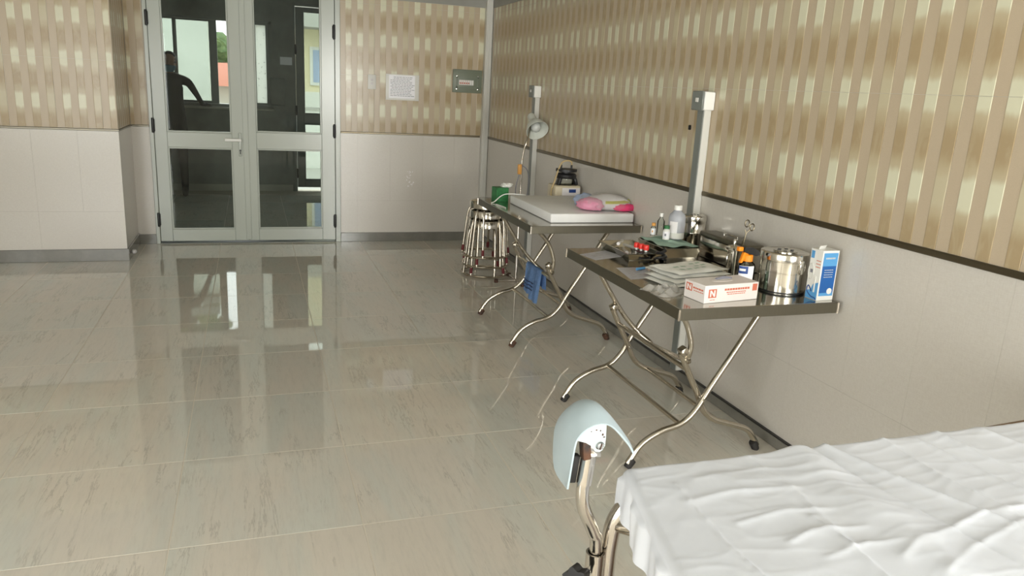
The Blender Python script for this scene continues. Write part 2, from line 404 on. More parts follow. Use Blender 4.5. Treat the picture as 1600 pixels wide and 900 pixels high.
b = B().span((XW-.008, .9, .978), (XW+TT, 3.283, 1.0), .003, 1).span((XW-.008, 3.346, .978), (XW+TT, 5.66, 1.0), .003, 1).span((XW-.008, 5.725, .978), (XW+TT, YB-.07, 1.0), .003, 1); struct('trim_3', b, M['brass'])
# corner cable duct
b = B().span((XW-.062, YB-.062, 0), (XW-.001, YB-.001, H), .004, 1).span((XW-.052, YB-.068, 0), (XW-.03, YB-.061, H), .002, 1)
struct('trim_4', b, M['duct'])

# --- double door
door = obj('door_1', B().span((-.803, YB-.012, 0), (-.772, YB+.09, 2.3), .003, 1).span((.702, YB-.012, 0), (.747, YB+.09, 2.3), .003, 1).span((-.772, YB-.012, 2.25), (.702, YB+.09, 2.3), .003, 1), M['alu'], kind='structure', label='white aluminium double door with four tinted glass panes')
def leaf(name, x0, x1, gx0, gx1, parent, m, y0, zs, zb=.02, ztop=2.245, gm=None):
    """aluminium leaf with panes between gx0..gx1 at the heights zs"""
    b = B(); ya, yb = y0, y0+.045
    b.span((x0, ya, zb), (gx0-.012, yb, ztop), .003, 1).span((gx1+.012, ya, zb), (x1, yb, ztop), .003, 1)
    zz = [zb]+[q for p in zs for q in (p[0]-.012, p[1]+.012)]+[ztop]
    for a, c in zip(zz[::2], zz[1::2]): b.span((gx0-.012, ya, a), (gx1+.012, yb, c), .003, 1)
    o = obj(name, b, m, parent)
    for (a, c) in zs:
        q = B()                                                    # glazing bead
        for (p, s_) in (((gx0-.012, a-.012), (gx0, c+.012)), ((gx1, a-.012), (gx1+.012, c+.012)), ((gx0, a-.012), (gx1, a)), ((gx0, c), (gx1, c+.012))):
            q.span((p[0], ya+.006, p[1]), (s_[0], yb-.006, s_[1]), .002, 1)
        obj('glazing_bead', q, m, o)
        obj('glass_pane', B().span((gx0-.006, ya+.020, a-.006), (gx1+.006, ya+.024, c+.006)), gm or M['glass'], o)
    return o
dl = leaf('door_leaf', -.770, -.052, -.661, -.176, door, M['alu'], YB, ((.135, .812), (.962, 2.12)))
dr = leaf('door_leaf', -.050, .700, .047, .574, door, M['alu'], YB, ((.137, .815), (.980, 2.12)))
b = B().span((-.074, YB-.008, .03), (-.030, YB, 2.24), .002, 1); obj('meeting_strip', b, M['alu'], dr)
hm = mesh('hinge', B().lathe([(0, -.062), (.010, -.06), (.0115, -.05), (.0115, .05), (.010, .06), (0, .062)], 10).box((.0, .012, 0), (.03, .012, .10), .002), M['black'])
for (x, z) in ((-.776, 1.845), (-.776, 1.0), (-.776, .21), (.696, 1.837), (.696, .999), (.696, .194)):
    obj('hinge', hm, None, door, loc=(x, YB-.012, z))
b = B().box((-.100, YB-.006, .858), (.026, .012, .20), .005); obj('lock_plate', b, M['alu'], dl)
b = B().tube([(-.098, YB-.01, .898), (-.098, YB-.045, .898)], .009, 10).box((-.155, YB-.048, .899), (.135, .014, .026), .006); obj('lever_handle', b, M['white'], dl)
b = B().lathe([(0, -.002), (.008, -.002), (.008, .004), (0, .004)], 12, (-.1, YB-.014, .81), (PI/2, 0, 0)).box((-.1, YB-.013, .79), (.007, .006, .022), .001); obj('keyhole', b, M['black'], dl)
struct('trim_5', B().span((-.77, YB-.01, 0), (.70, YB+.07, .006), .001, 1), M['darkalu'])

# --- corridor beyond the door
CX0, CX1, CH = -2.6, 2.6, 2.7
b = B()
WX0, WX1, WZ0, WZ1, DX0, DX1 = -1.75, .262, 1.045, 2.10, .52, 1.42
b.span((CX0, YF, -.1), (WX0, YF+.15, CH)).span((WX0, YF, -.1), (WX1, YF+.15, WZ0)).span((WX0, YF, WZ1), (WX1, YF+.15, CH)).span((WX1, YF, -.1), (DX0, YF+.15, CH)).span((DX0, YF, 2.35), (DX1, YF+.15, CH)).span((DX1, YF, -.1), (CX1, YF+.15, CH))
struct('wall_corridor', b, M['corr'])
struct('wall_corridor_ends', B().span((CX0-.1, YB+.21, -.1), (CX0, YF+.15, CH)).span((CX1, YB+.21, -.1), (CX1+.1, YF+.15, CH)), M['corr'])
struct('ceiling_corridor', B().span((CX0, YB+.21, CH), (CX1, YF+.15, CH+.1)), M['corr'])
struct('baseboard_corridor', B().span((CX0, YF-.012, 0), (DX0-.03, YF, .085), .002, 1), M['corrlight'])
struct('trim_6', B().span((WX0, YF-.05, 1.018), (WX1+.02, YF+.14, WZ0), .004, 1), M['corrlight'])
win = struct('window_1', B().span((WX0, YF+.02, WZ0), (WX1, YF+.12, WZ0+.035)).span((WX0, YF+.02, WZ1-.03), (WX1, YF+.12, WZ1)).span((WX0, YF+.02, WZ0), (WX0+.03, YF+.12, WZ1)).span((WX1-.03, YF+.02, WZ0), (WX1, YF+.12, WZ1)), M['darkalu'])
def sash(x0, x1, y, l=.03, r_=.03, gm='frost'):
    b = B().span((x0, y, WZ0+.036), (x0+l, y+.03, WZ1-.031), .002, 1).span((x1-r_, y, WZ0+.036), (x1, y+.03, WZ1-.031), .002, 1).span((x0+l, y, WZ0+.036), (x1-r_, y+.03, WZ0+.066), .002, 1).span((x0+l, y, WZ1-.05), (x1-r_, y+.03, WZ1-.031), .002, 1)
    s_ = obj('window_sash', b, M['darkalu'], win)
    obj('glass_pane', B().span((x0+l, y+.013, WZ0+.066), (x1-r_, y+.017, WZ1-.05)), M[gm], s_)
sash(-1.72, -1.25, YF+.03, gm='glass'); sash(-1.24, -.84, YF+.03, gm='glass'); sash(-.86, -.375, YF+.075, .03, .09, gm='glass'); sash(.0, .232, YF+.03, .075, .035)
# corridor door, hinged on the left
cd = obj('door_2', B().span((DX0, YF+.01, 0), (DX0+.03, YF+.11, 2.35)).span((DX1-.03, YF+.01, 0), (DX1, YF+.11, 2.35)).span((DX0, YF+.01, 2.31), (DX1, YF+.11, 2.35)), M['darkalu'], kind='structure', smooth=0)
leaf('door_leaf', DX0+.034, DX1-.034, .66, 1.28, cd, M['darkalu'], YF+.03, ((.16, .86), (1.01, 2.24)), .05, 2.30)
for z in (1.79, 1.04, .235): obj('hinge', hm, None, cd, loc=(DX0+.03, YF+.005, z))
notice = tag(obj('notice', B().box((.434, YF-.003, 1.64), (.145, .003, .095)), M['paper']), 'small white notice on the dark corridor wall, seen through the right door leaf', 'notice')
t = thing('cabinet', 'dark metal box on the corridor wall below the small white notice', 'cabinet', (.325, YF-.03, 1.26))
obj('body', B().box((0, .015, 0), (.18, .028, .34), .004), M['darkalu'], t); obj('lid', B().box((0, -.004, 0), (.165, .01, .32), .003), M['corr'], t)

# --- outside the corridor windows
struct('ground', B().span((-30, YF+.2, -.4), (40, 60, -.3)), M['ground'])
t = thing('building', 'cream rendered building with a window, seen through the corridor door', 'building', (3.75, 19.0, -.3))
obj('wall', B().span((-2.6, 0, 0), (6, 4, 5.2)), M['creamwall'], t); obj('plinth', B().span((-2.61, -.04, 0), (6, 0, 1.45)), M['extwhite'], t); obj('eave', B().span((-2.9, -.9, 2.84), (6.2, 0, 3.40)), M['ground'], t)
wf = obj('window_frame', B().span((-2.43, -.05, 1.60), (-1.60, .02, 2.46)), M['extwhite'], t)
for x in (-2.36, -1.98): obj('pane', B().span((x, -.06, 1.67), (x+.32, -.05, 2.39)), M['bluecloth'], wf)
t = thing('outbuilding', 'white stained building close outside the corridor windows', 'building', (-3.4, 15.9, -.3))
obj('wall', B().span((-4, 0, 0), (2.67, 3, 3.13)), M['stained'], t); obj('eave', B().span((-4, -.25, 3.16), (2.69, 3, 3.27)), M['darkalu'], t); obj('gutter_rail', B().span((-4, -.3, 3.33), (2.69, -.2, 3.48)), M['darkalu'], t)
t = thing('garden_wall', 'white rendered wall outside the open corridor window', 'wall', (-.6, 16.0, -.3)); obj('wall', B().span((-.1, 0, 0), (2.2, .2, 1.15)), M['extwhite'], t); obj('coping', B().span((-.1, -.04, 1.15), (2.2, .24, 1.20)), M['ground'], t)
t = thing('house', 'low house with a red roof beyond the white garden wall', 'house', (-1.7, 22, -.3)); obj('wall', B().span((-3, 0, 0), (2, 3, 1.5)), M['extwhite'], t)
b = B(); b.prism([(-.6, 1.45), (1.5, 2.05), (3.6, 1.45)], 5.6, Matrix(((0, 0, 1, -3.3), (1, 0, 0, 0), (0, 1, 0, 0), (0, 0, 0, 1)))); obj('roof', b, M['rooftile'], t)
def tree(label, loc, zc, n, sp, r0_, r1_):
    t = thing('tree', label, 'tree', loc); obj('trunk', B().tube([(0, 0, 0), (0.1, 0, zc)], [.16, .08], 8), M['brown'], t); b = B()
    for i in range(n):
        c = Vector((random.uniform(-sp, sp), random.uniform(-.7, .7), zc+random.uniform(-.5, .8)*sp*.8)); rr = random.uniform(r0_, r1_); tb = bmesh.new(); bmesh.ops.create_icosphere(tb, subdivisions=2, radius=rr)
        for v in tb.verts: v.co = c+v.co*random.uniform(.6, 1.3)
        b.merge(tb)
    obj('crown', b, M['leaf'], t)
tree('dark leafy tree above the red roof outside the corridor window', (-.9, 28.5, -.3), 2.15, 12, .9, .25, .45)
tree('tall tree behind the white stained building, mirrored in the floor', (-2.3, 31.5, -.3), 8.1, 26, 1.9, .25, .5)

# ------------------------------------------------------------------ person in the corridor
def skin(name, V, E, m, parent=None, sub=2, root=0):
    me = bpy.data.meshes.new(name); me.from_pydata([v[0] for v in V], E, []); o = bpy.data.objects.new(name, me); COL.objects.link(o)
    o.modifiers.new('s', 'SKIN'); sv = me.skin_vertices[0].data
    for i, v in enumerate(V):
        q = v[1]; sv[i].radius = (q, q) if not isinstance(q, tuple) else q; sv[i].use_root = i == root
    sm = o.modifiers.new('d', 'SUBSURF'); sm.levels = sub; sm.render_levels = sub
    dg = bpy.context.evaluated_depsgraph_get(); dg.update(); nm = bpy.data.meshes.new_from_object(o.evaluated_get(dg))
    bpy.data.objects.remove(o); nm.name = name; nm.materials.clear(); nm.materials.append(m)
    nm.polygons.foreach_set('use_smooth', [True]*len(nm.polygons))
    n = bpy.data.objects.new(name, nm); COL.objects.link(n); n.parent = parent; return n
pr = thing('person', 'person in dark clothes and blue mask leaning one arm on the corridor windowsill', 'person', (-.88, 9.97, 0))
V = [((0, 0, .92), (.15, .11)), ((0, 0, 1.12), (.13, .10)), ((0, .0, 1.28), (.155, .11)), ((0, .0, 1.37), (.09, .08)), ((0, -.01, 1.43), (.052, .052)),
     ((.19, .0, 1.335), .052), ((.262, .13, 1.20), .038), ((.31, .30, 1.09), .030), ((.32, .36, 1.075), .030),
     ((-.19, .0, 1.335), .062), ((-.23, .02, 1.10), .048), ((-.22, -.05, .86), .036), ((-.215, -.06, .79), .030),
     ((.085, 0, .84), (.085, .09)), ((.095, -.01, .48), .060), ((.10, .02, .09), .042), ((.105, -.10, .04), .038), ((.108, -.17, .035), .03),
     ((-.085, 0, .84), (.085, .09)), ((-.095, -.01, .48), .060), ((-.10, .02, .09), .042), ((-.105, -.10, .04), .038), ((-.108, -.17, .035), .03)]
E_ = [(0, 1), (1, 2), (2, 3), (3, 4), (3, 5), (5, 6), (6, 7), (7, 8), (3, 9), (9, 10), (10, 11), (11, 12), (0, 13), (13, 14), (14, 15), (15, 16), (16, 17), (0, 18), (18, 19), (19, 20), (20, 21), (21, 22)]
# hands: palm vertex 8 / 12 grows five fingers
for (w_, d, up) in ((8, Vector((.55, .83, -.1)), Vector((.83, -.55, 0))), (12, Vector((.05, -.15, -1)), Vector((.2, 1, 0)))):
    p0 = Vector(V[w_][0]); d.normalize(); up.normalize(); base = len(V); V.append((tuple(p0+d*.055), (.034, .02))); E_.append((w_, base))
    for k, ln in enumerate((.05, .06, .065, .055)):
        i = len(V); o_ = up*(.027-.018*k); V.append((tuple(p0+d*.085+o_), .009)); V.append((tuple(p0+d*(.085+ln)+o_*1.15+Vector((0, 0, -.012))), .007)); E_ += [(base, i), (i, i+1)]
    i = len(V); V.append((tuple(p0+d*.045+up*.045), .010)); V.append((tuple(p0+d*.085+up*.058), .008)); E_ += [(w_, i), (i, i+1)]
skin('body', V, E_, M['cloth'], pr, 1)
b = B().lathe([(0, -.115), (.035, -.11), (.055, -.08), (.068, -.03), (.074, .02), (.072, .06), (.055, .095), (.03, .112), (0, .117)], 18, (0, -.02, 1.535), None, True, 1, 1.18)
b.lathe([(0, -.02), (.010, -.012), (.013, .0), (.008, .03), (0, .035)], 8, (0, -.108, 1.53))
for s_ in (-1, 1): b.lathe([(0, -.03), (.011, -.02), (.014, .0), (.009, .025), (0, .03)], 8, (s_*.075, -.01, 1.535), (0, s_*.2, 0))
hd = obj('head', b, M['skin'], pr)
for s_ in (-1, 1): obj('eye', B().lathe([(0, -.008), (.010, 0), (0, .008)], 8, (s_*.028, -.092, 1.55)), M['hair'], hd)
obj('face_mask', B().lathe([(0, -.055), (.04, -.052), (.062, -.02), (.066, .015), (.05, .03)], 16, (0, -.035, 1.485), None, False, 1.02, 1.22), M['mask'], hd)
obj('hair', B().lathe([(.078, -.02), (.082, .03), (.079, .07), (.06, .105), (.03, .122), (0, .127)], 18, (0, -.008, 1.54), (-.28, 0, 0), False, 1, 1.2), M['hair'], hd)

# ------------------------------------------------------------------ things on the walls
# cable duct posts with socket boxes
def duct(y, label, cat='duct'):
    t = thing('cable_duct', label, cat, (XW, y, 0))
    obj('duct_body', B().span((-.040, .0, .057), (-.001, .060, 1.395), .003, 1), M['duct'], t)
    obj('duct_lid', B().span((-.045, .004, .057), (-.0405, .056, 1.395), .0015, 1), M['darkalu'], t)
    obj('socket_box', B().span((-.058, -.020, 1.388), (-.001, .080, 1.475), .004, 1), M['white'], t)
    fp = obj('socket_plate', B().span((-.068, -.016, 1.386), (-.0585, .082, 1.477), .004, 1), M['darkalu'], t)
    obj('socket', B().span((-.0705, .020, 1.425), (-.068, .045, 1.445), .001, 1), M['white'], fp)
    return t
duct(3.284, 'tall grey cable duct with socket box, rising behind the cluttered steel table')
duct(5.665, 'grey cable duct with socket box behind the white desk lamp')
t = thing('light_switch', 'white wall switch left of the framed paper notice', 'switch', (1.023, YB, 1.44))
obj('plate', B().box((0, -.004, 0), (.072, .008, .125), .003), M['white'], t)
for z in (.018, -.012): obj('rocker', B().box((0, -.009, z), (.022, .005, .02), .001), M['whitecloth'], t)
t = thing('wall_notice', 'printed paper notice in a clear sleeve on the striped tile wall', 'notice', (1.297, YB, 1.405))
obj('sleeve', B().box((0, -.002, 0), (.30, .003, .225), .0008), M['white'], t)
pp = obj('sheet_of_paper', B().box((-.005, -.0045, .004), (.235, .001, .2)), M['paper'], t)
b = B(); random.seed(3)
for k in range(13):
    z = .088-.0135*k; x0 = -.105+(.03 if k in (0, 1) else random.choice((0, 0, .012))); x1 = random.uniform(.06, .1)
    while x0 < x1:
        wd = random.uniform(.012, .03); b.box((x0+wd/2-.005, -.0053, z), (wd, .0006, .0042)); x0 += wd+.005
obj('printed_lines', b, M['ink'], pp, kind='stuff')
t = thing('breaker_panel', 'grey green electrical breaker panel near the right corner of the back wall', 'panel', (1.895, YB, 1.49))
obj('cover_plate', B().box((0, -.010, 0), (.275, .02, .205), .004), M['boxgrey'], t)
fr = obj('door_frame', B().span((-.105, -.024, -.062), (.105, -.018, -.052)).span((-.105, -.024, .030), (.105, -.018, .040)).span((-.105, -.024, -.062), (-.095, -.018, .04)).span((.095, -.024, -.062), (.105, -.018, .04)), M['boxgrey'], t)
for (x, z) in ((-.1, .045), (.1, .045), (-.1, -.07), (.1, -.07)): obj('screw', B().lathe([(0, 0), (.006, 0), (.006, .003), (0, .004)], 8, (x, -.02, z), (PI/2, 0, 0)), M['chrome'], t)
for k in range(7):
    q = obj('breaker', B().box((-.072+.02*k, -.022, -.012), (.017, .012, .045), .001), M['carton'] if k < 5 else M['white'], t)
    obj('toggle', B().box((-.072+.02*k, -.030, -.018), (.011, .010, .012), .001), M['rose'] if k < 5 else M['white'], q)
b = B()
for k in range(16):
    a = random.uniform(0, 6.28); b.box((1.38+.035*math.cos(a)*random.random(), YB-.0006, .565+random.uniform(-.06, .09)), (random.uniform(.004, .016), .0008, random.uniform(.004, .02)), rot=(0, random.uniform(0, 3), 0))
tag(obj('paint_flecks', b, M['whitecloth'], kind='stuff'), 'white paint flecks on the pale lower wall tiles right of the door', 'flecks')
tag(obj('hook', B().box((XW-.006, 3.461, 1.298), (.012, .012, .024), .003), M['black']), 'small black peg on the striped tiles left of the near cable duct', 'peg')
tag(obj('putty_lump', B().lathe([(0, -.016), (.018, -.012), (.024, .0), (.018, .012), (0, .016)], 10, (XL+.03, YL+.12, .045), None, True, .8, 1.5), M['whitecloth']), 'white lump of putty stuck to the skirting corner left of the door', 'putty')

# ------------------------------------------------------------------ folding steel tables
def folding_table(label, x0, x1, y0, y1, yn, yf, ztop=.725):
    ox, oy = (x0+x1)/2, (y0+y1)/2
    t = thing('folding_table', label, 'table', (ox, oy, 0), 0, 'folding stainless steel tables along the wall')
    L = lambda p: (p[0]-ox, p[1]-oy, p[2])
    b = B().span(L((x0+.004, y0+.004, ztop-.006)), L((x1-.004, y1-.004, ztop)), .002, 1); obj('tabletop', b, M['steel'], t)
    b = B()
    b.span(L((x0, y0, ztop-.042)), L((x0+.004, y1, ztop-.0005)), .001, 1).span(L((x1-.004, y0, ztop-.042)), L((x1, y1, ztop-.0005)), .001, 1).span(L((x0+.004, y0, ztop-.042)), L((x1-.004, y0+.004, ztop-.0005)), .001, 1).span(L((x0+.004, y1-.004, ztop-.042)), L((x1-.004, y1, ztop-.0005)), .001, 1)
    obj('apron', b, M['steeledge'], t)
    for (cx, cy) in ((x0, y0), (x0, y1), (x1, y0), (x1, y1)): obj('corner_seam', B().tube([L((cx, cy, ztop-.042)), L((cx, cy, ztop-.001))], .0045, 8), M['tubebright'], t)
    R = .0128
    A = [(1.378, .020), (1.393, .042), (1.435, .100), (1.512, .143), (1.60, .168), (1.662, .222), (1.727, .330), (1.815, .470), (1.905, .617), (1.955, .690)]
    Bq = [(2.005, .020), (1.990, .045), (1.945, .098), (1.855, .132), (1.775, .160), (1.720, .205), (1.680, .285), (1.630, .375), (1.585, .462)]
    for (y, s_) in ((yn, 1), (yf, -1)):
        ya = y-.012*s_; yb = y+.018*s_
        for P, yy, foot in ((A, ya, (1.378, .0)), (Bq, yb, (2.005, .0))):
            lg = obj('leg', B().tube([L((p[0], yy, p[1])) for p in P], R, 12, 6), M['tube'], t)
            d = Vector((P[1][0]-P[0][0], 0, P[1][1]-P[0][1])).normalized(); p0 = Vector(L((foot[0], yy, 0.001)))
            obj('rubber_foot', B().tube([p0+Vector((0, 0, .0)), p0+d*.030+Vector((0, 0, .004)), p0+d*.042], [.0155, .0185, .0165], 12), M['rust'] if 'mat' in label else M['rubber'], lg)
        obj('pivot_bolt', B().tube([L((1.690, ya-.02*s_, .268)), L((1.690, yb+.018*s_, .268))], .006, 8), M['chrome'], t)
        obj('bracket', B().box(L((1.592, yb-.004*s_, .470)), (.034, .040, .034), .008, (0, -.6, 0)), M['tube'], t)
    obj('front_crossbar', B().tube([L((1.60, yn-.012, .166)), L((1.60, yf+.012, .166))], .010, 10), M['tube'], t)
    obj('rear_crossbar', B().tube([L((1.80, yn+.018, .148)), L((1.80, yf-.018, .148))], .010, 10), M['tube'], t)
    obj('middle_crossbar', B().tube([L((1.622, yn+.018, .388)), L((1.622, yf-.018, .388))], .0105, 10), M['tube'], t)
    U = [(1.47, yf, .690), (1.50, yf, .655), (1.56, yf, .560), (1.65, yf-.005, .430), (1.727, yf-.02, .345), (1.772, yf-.065, .305), (1.775, yf-.10, .297), (1.632, yn+.055, .415), (1.614, yn+.012, .440), (1.615, yn, .500), (1.588, yn, .580), (1.545, yn, .640), (1.49, yn, .690)]
    obj('stay_bar', B().tube([L(p) for p in U], .0115, 10, 6), M['tube'], t)
    for (x, y) in ((1.47, yn), (1.47, yf), (1.955, yn), (1.955, yf)): obj('hinge_lug', B().span(L((x-.02, y-.02, ztop-.042)), L((x+.02, y+.02, ztop-.0065)), .003, 1), M['tube'], t)
    return t
folding_table('folding steel table crowded with medical supplies, nearest the bed', 1.395, 2.075, 2.235, 3.275, 2.48, 3.14)
folding_table('folding steel table under the white mat, farther from the bed', 1.420, 2.088, 3.845, 4.90, 3.97, 4.60)
ZT = .7251

# ------------------------------------------------------------------ table nearest the bed
def sheet_of_paper(name, cs, z, label, cat, lines=True):
    t = thing(name, label, cat, (*[sum(c[i] for c in cs)/4 for i in (0, 1)], z)); o = Vector(t.location)
    c = [Vector((p[0], p[1], z))-o for p in cs]
    def fn(a, b_): p = (c[0]*(1-a)+c[1]*a)*(1-b_)+(c[3]*(1-a)+c[2]*a)*b_; return p+Vector((0, 0, .0006+.002*math.sin(a*3)*math.sin(b_*3)))
    b = B().grid(fn, 8, 6); bt = B()
    q = b.bm; g = bmesh.ops.solidify(q, geom=q.faces[:], thickness=.0008)
    pp = obj('page', b, M['paper'], t)
    b = B()
    for k in range(6):
        for k2 in range(3):
            a0 = .15+.23*k2; bb = .2+.12*k
            if random.random() < .3: continue
            P = [fn(a0, bb)+Vector((0, 0, .0009)), fn(a0+.16, bb)+Vector((0, 0, .0009)), fn(a0+.16, bb+.025)+Vector((0, 0, .0009)), fn(a0, bb+.025)+Vector((0, 0, .0009))]
            b.face(P)
    obj('printed_lines', b, M['duct'], t, kind='stuff', smooth=0)
    return t
sheet_of_paper('form', [(1.400, 3.135), (1.562, 3.205), (1.592, 3.075), (1.425, 3.010)], ZT, 'white paper form at the far left of the cluttered table', 'paper')
sheet_of_paper('form', [(1.452, 2.862), (1.58, 2.862), (1.56, 2.680), (1.420, 2.660)], ZT, 'white paper form with a blue pen on it, beside the gauze packets', 'paper')
t = thing('pen', 'blue capped pen lying on the paper form beside the gauze packets', 'pen', (1.535, 2.800, ZT+.0095), .35)
obj('cap', B().lathe([(0, -.026), (.0055, -.024), (.0062, 0), (.0058, .024), (0, .026)], 12, rot=(0, PI/2, 0)), M['sky'], t); obj('barrel', B().tube([(.026, 0, 0), (.085, 0, 0), (.1, 0, 0)], [.0046, .0046, .001], 10), M['white'], t)

# dark instrument tray with syringes and tubes
def open_tray(name, label, loc, rz, sx, sy, h, m, wall=.003, rim=.008, cat='tray'):
    t = thing(name, label, cat, loc, rz); b = B()
    b.box((0, 0, wall/2), (sx-.02, sy-.02, wall))
    out = lambda a, z: [(-sx/2+a, -sy/2+a, z), (sx/2-a, -sy/2+a, z), (sx/2-a, sy/2-a, z), (-sx/2+a, sy/2-a, z)]
    def loop(A, C):
        for i in range(4): b.face((A[i], A[(i+1) % 4], C[(i+1) % 4], C[i]))
    l0, l1, l2, l3, l4, l5 = out(.012, 0), out(0, h-.003), out(-rim, h), out(-rim, h+.002), out(wall*.6, h+.001), out(.014, wall)
    loop(l0, l1); loop(l1, l2); loop(l2, l3); loop(l3, l4); loop(l4, l5)
    bmesh.ops.remove_doubles(b.bm, verts=b.bm.verts, dist=1e-5); obj('tray_body', b, m, t); return t
open_tray('instrument_tray', 'long shallow steel tray behind the red capped tubes', (1.655, 3.135, ZT), 0, .17, .30, .030, M['steel'])
open_tray('basin', 'rectangular steel basin lined with green cloth under the bottles', (1.855, 3.135, ZT), 0, .19, .26, .048, M['vessel'])
# green lining cloth
def fn(a, b_):
    x, y = (a-.5)*.18, (b_-.5)*.24; d = max(abs(x)/.10, abs(y)/.145)
    return Vector((x, y, .0475+.004*math.sin(x*60+1)*math.cos(y*50)-.022*max(0, d-.985)*40*.02+.006*(1-d)))
tag(obj('lining_cloth', B().grid(fn, 20, 26), M['greencloth'], loc=(1.855, 3.135, ZT+.006)), 'surgical green cloth covering the steel basin under the bottles', 'cloth')
ZG = ZT+.063
t = thing('plastic_bottle', 'large translucent bottle with white cap standing on green cloth', 'bottle', (1.905, 3.165, ZG))
obj('bottle_body', B().lathe([(0, 0), (.036, 0), (.040, .005), (.040, .098), (.036, .115), (.022, .130), (.017, .134), (.017, .142), (0, .142)], 28), M['pet'], t)
obj('cap', B().lathe([(0, .137), (.0195, .137), (.0195, .158), (.018, .160), (0, .160)], 20), M['white'], t)
obj('label_band', B().grid(lambda a, c: Vector((.0404*math.cos(3.3+1.0*a), .0404*math.sin(3.3+1.0*a), .03+.055*c)), 10, 1), M['whitecloth'], t, 'white paper label'); 
obj('base_tint', B().lathe([(.0405, .004), (.0405, .032)], 28, cap=False), M['duct'], t)
def vial(label, x, y, z, rr, h, capm, body, rz=0):
    t = thing('vial', label, 'vial', (x, y, z), rz)
    obj('vial_body', B().lathe([(0, 0), (rr, 0), (rr, h*.66), (rr*.62, h*.76), (rr*.62, h*.82), (0, h*.82)], 18), M[body], t)
    obj('cap', B().lathe([(0, h*.78), (rr*.8, h*.78), (rr*.8, h), (0, h)], 16), M[capm], t)
    q = obj('label_band', B().lathe([(rr+.0004, h*.1), (rr+.0004, h*.58)], 18, cap=False), M['paper'], t)
    obj('printed_mark', B().box((-rr*.7, -rr*.75, h*.36), (rr*.45, rr*.3, h*.16), .0005, (0, 0, -.75)), M['ink'] if capm == 'green' else M['amber'], q)
vial('small vial with orange cap and white label left of the big bottle', 1.825, 3.24, ZG, .012, .062, 'amber', 'clear')
vial('small vial with green cap and white label touching the big bottle', 1.843, 3.145, ZG, .0165, .066, 'green', 'white')
t = thing('glass_bottle', 'clear glass bottle behind the orange capped vial', 'bottle', (1.865, 3.243, ZG)); obj('bottle_body', B().lathe([(0, 0), (.018, 0), (.018, .07), (.008, .085), (.008, .095), (0, .095)], 18), M['clear'], t); obj('cap', B().lathe([(0, .092), (.0095, .092), (.0095, .110), (0, .110)], 14), M['white'], t)
# three red capped blood tubes in a black rack
t = thing('tube_rack', 'black wire tube rack holding the red capped tubes', 'rack', (1.655, 3.03, ZT+.004))
b = B().box((0, 0, .0035), (.055, .085, .004), .001).box((0, 0, .030), (.050, .082, .003), .001)
for (x, y) in ((-.024, -.04), (.024, -.04), (-.024, .04), (.024, .04)): b.tube([(x, y, .003), (x, y, .031)], .002, 6)
obj('frame', b, M['black'], t)
for k, (nm_, dy) in enumerate((('farthest', .030), ('middle', .0), ('nearest', -.030))):
    q = thing('blood_tube', 'red capped blood tube, %s of the three in the black rack' % nm_, 'tube', (1.655+.008*k-.008, 3.03+dy, ZT+.0115), 0, 'red capped blood tubes')
    obj('glass_tube', B().lathe([(0, 0), (.0045, .002), (.006, .008), (.006, .045), (0, .045)], 12), M['white'], q); obj('cap', B().lathe([(0, .034), (.0125, .034), (.013, .037), (.013, .052), (.011, .056), (0, .056)], 16), M['red'], q)
for k, (x, y, a) in enumerate(((1.638, 3.16, 1.3), (1.675, 3.19, 1.8), (1.655, 3.235, .9))):
    t = thing('syringe', ['clear wrapped syringe lying nearest the red capped tubes in the tray', 'clear syringe lying in the middle of the steel tray', 'clear syringe at the far end of the steel tray'][k], 'syringe', (x, y, ZT+.012+.012*k), a, 'syringes in the steel tray')
    obj('barrel', B().lathe([(0, -.04), (.008, -.04), (.008, .035), (.003, .04), (.002, .048), (0, .048)], 12, rot=(0, PI/2, 0)), M['film'], t); obj('plunger', B().lathe([(0, -.062), (.008, -.062), (.008, -.06), (.003, -.058), (.003, -.01), (0, -.01)], 10, rot=(0, PI/2, 0)), M['whitecloth'], t)
# black coiled tourniquet
t = tag(obj('tourniquet', B().tube([(.028*math.cos(a*.55)*(1-.02*a), .022*math.sin(a*.55), .007+.0022*a+.002*math.sin(a)) for a in range(24)], .006, 8, 3), M['black'], loc=(1.71, 2.945, ZT)), 'coiled black rubber tourniquet in front of the steel basin', 'tourniquet')

# gauze packets
def packet(label, x, y, z, rz, sx, sy, h, tilt=0, prints=True):
    t = thing('gauze_packet', label, 'packet', (x, y, z), rz, 'stacked gauze packets'); random.seed(int(x*1e4+z*1e4))
    ph = random.uniform(0, 6)
    def fn(s_):
        def g(a, c):
            d = min(a, 1-a, c, 1-c); e = min(1, d/.10)**.6
            zz = h/2+s_*(h/2)*e*.96+.0022*math.sin(a*11+ph)*math.sin(c*8)+tilt*(a-.5)
            return Vector(((a-.5)*sx+.003*math.sin(c*9+ph), (c-.5)*sy+.003*math.sin(a*8), zz))
        return g
    b = B().grid(fn(1), 14, 12).grid(fn(-1), 14, 12, flip=True); bmesh.ops.remove_doubles(b.bm, verts=b.bm.verts, dist=.0004); obj('pouch', b, M['gauze'], t)
    if prints:
        b = B(); g1 = fn(1)
        for k in range(5):
            for j in range(3):
                if random.random() < .25: continue
                a0, c0 = .2+.13*k, .25+.2*j; up = Vector((0, 0, .0012)); b.face([g1(a0, c0)+up, g1(a0+.09, c0)+up, g1(a0+.09, c0+.08)+up, g1(a0, c0+.08)+up])
        obj('faint_print', b, M['gauzeprint'], t, kind='stuff', smooth=0)
packet('gauze packet at the bottom of the stack on the cluttered table', 1.635, 2.605, ZT, .15, .29, .185, .013, prints=False)
packet('gauze packet second from the bottom of the stack', 1.655, 2.620, ZT+.0145, .22, .30, .18, .012, prints=False)
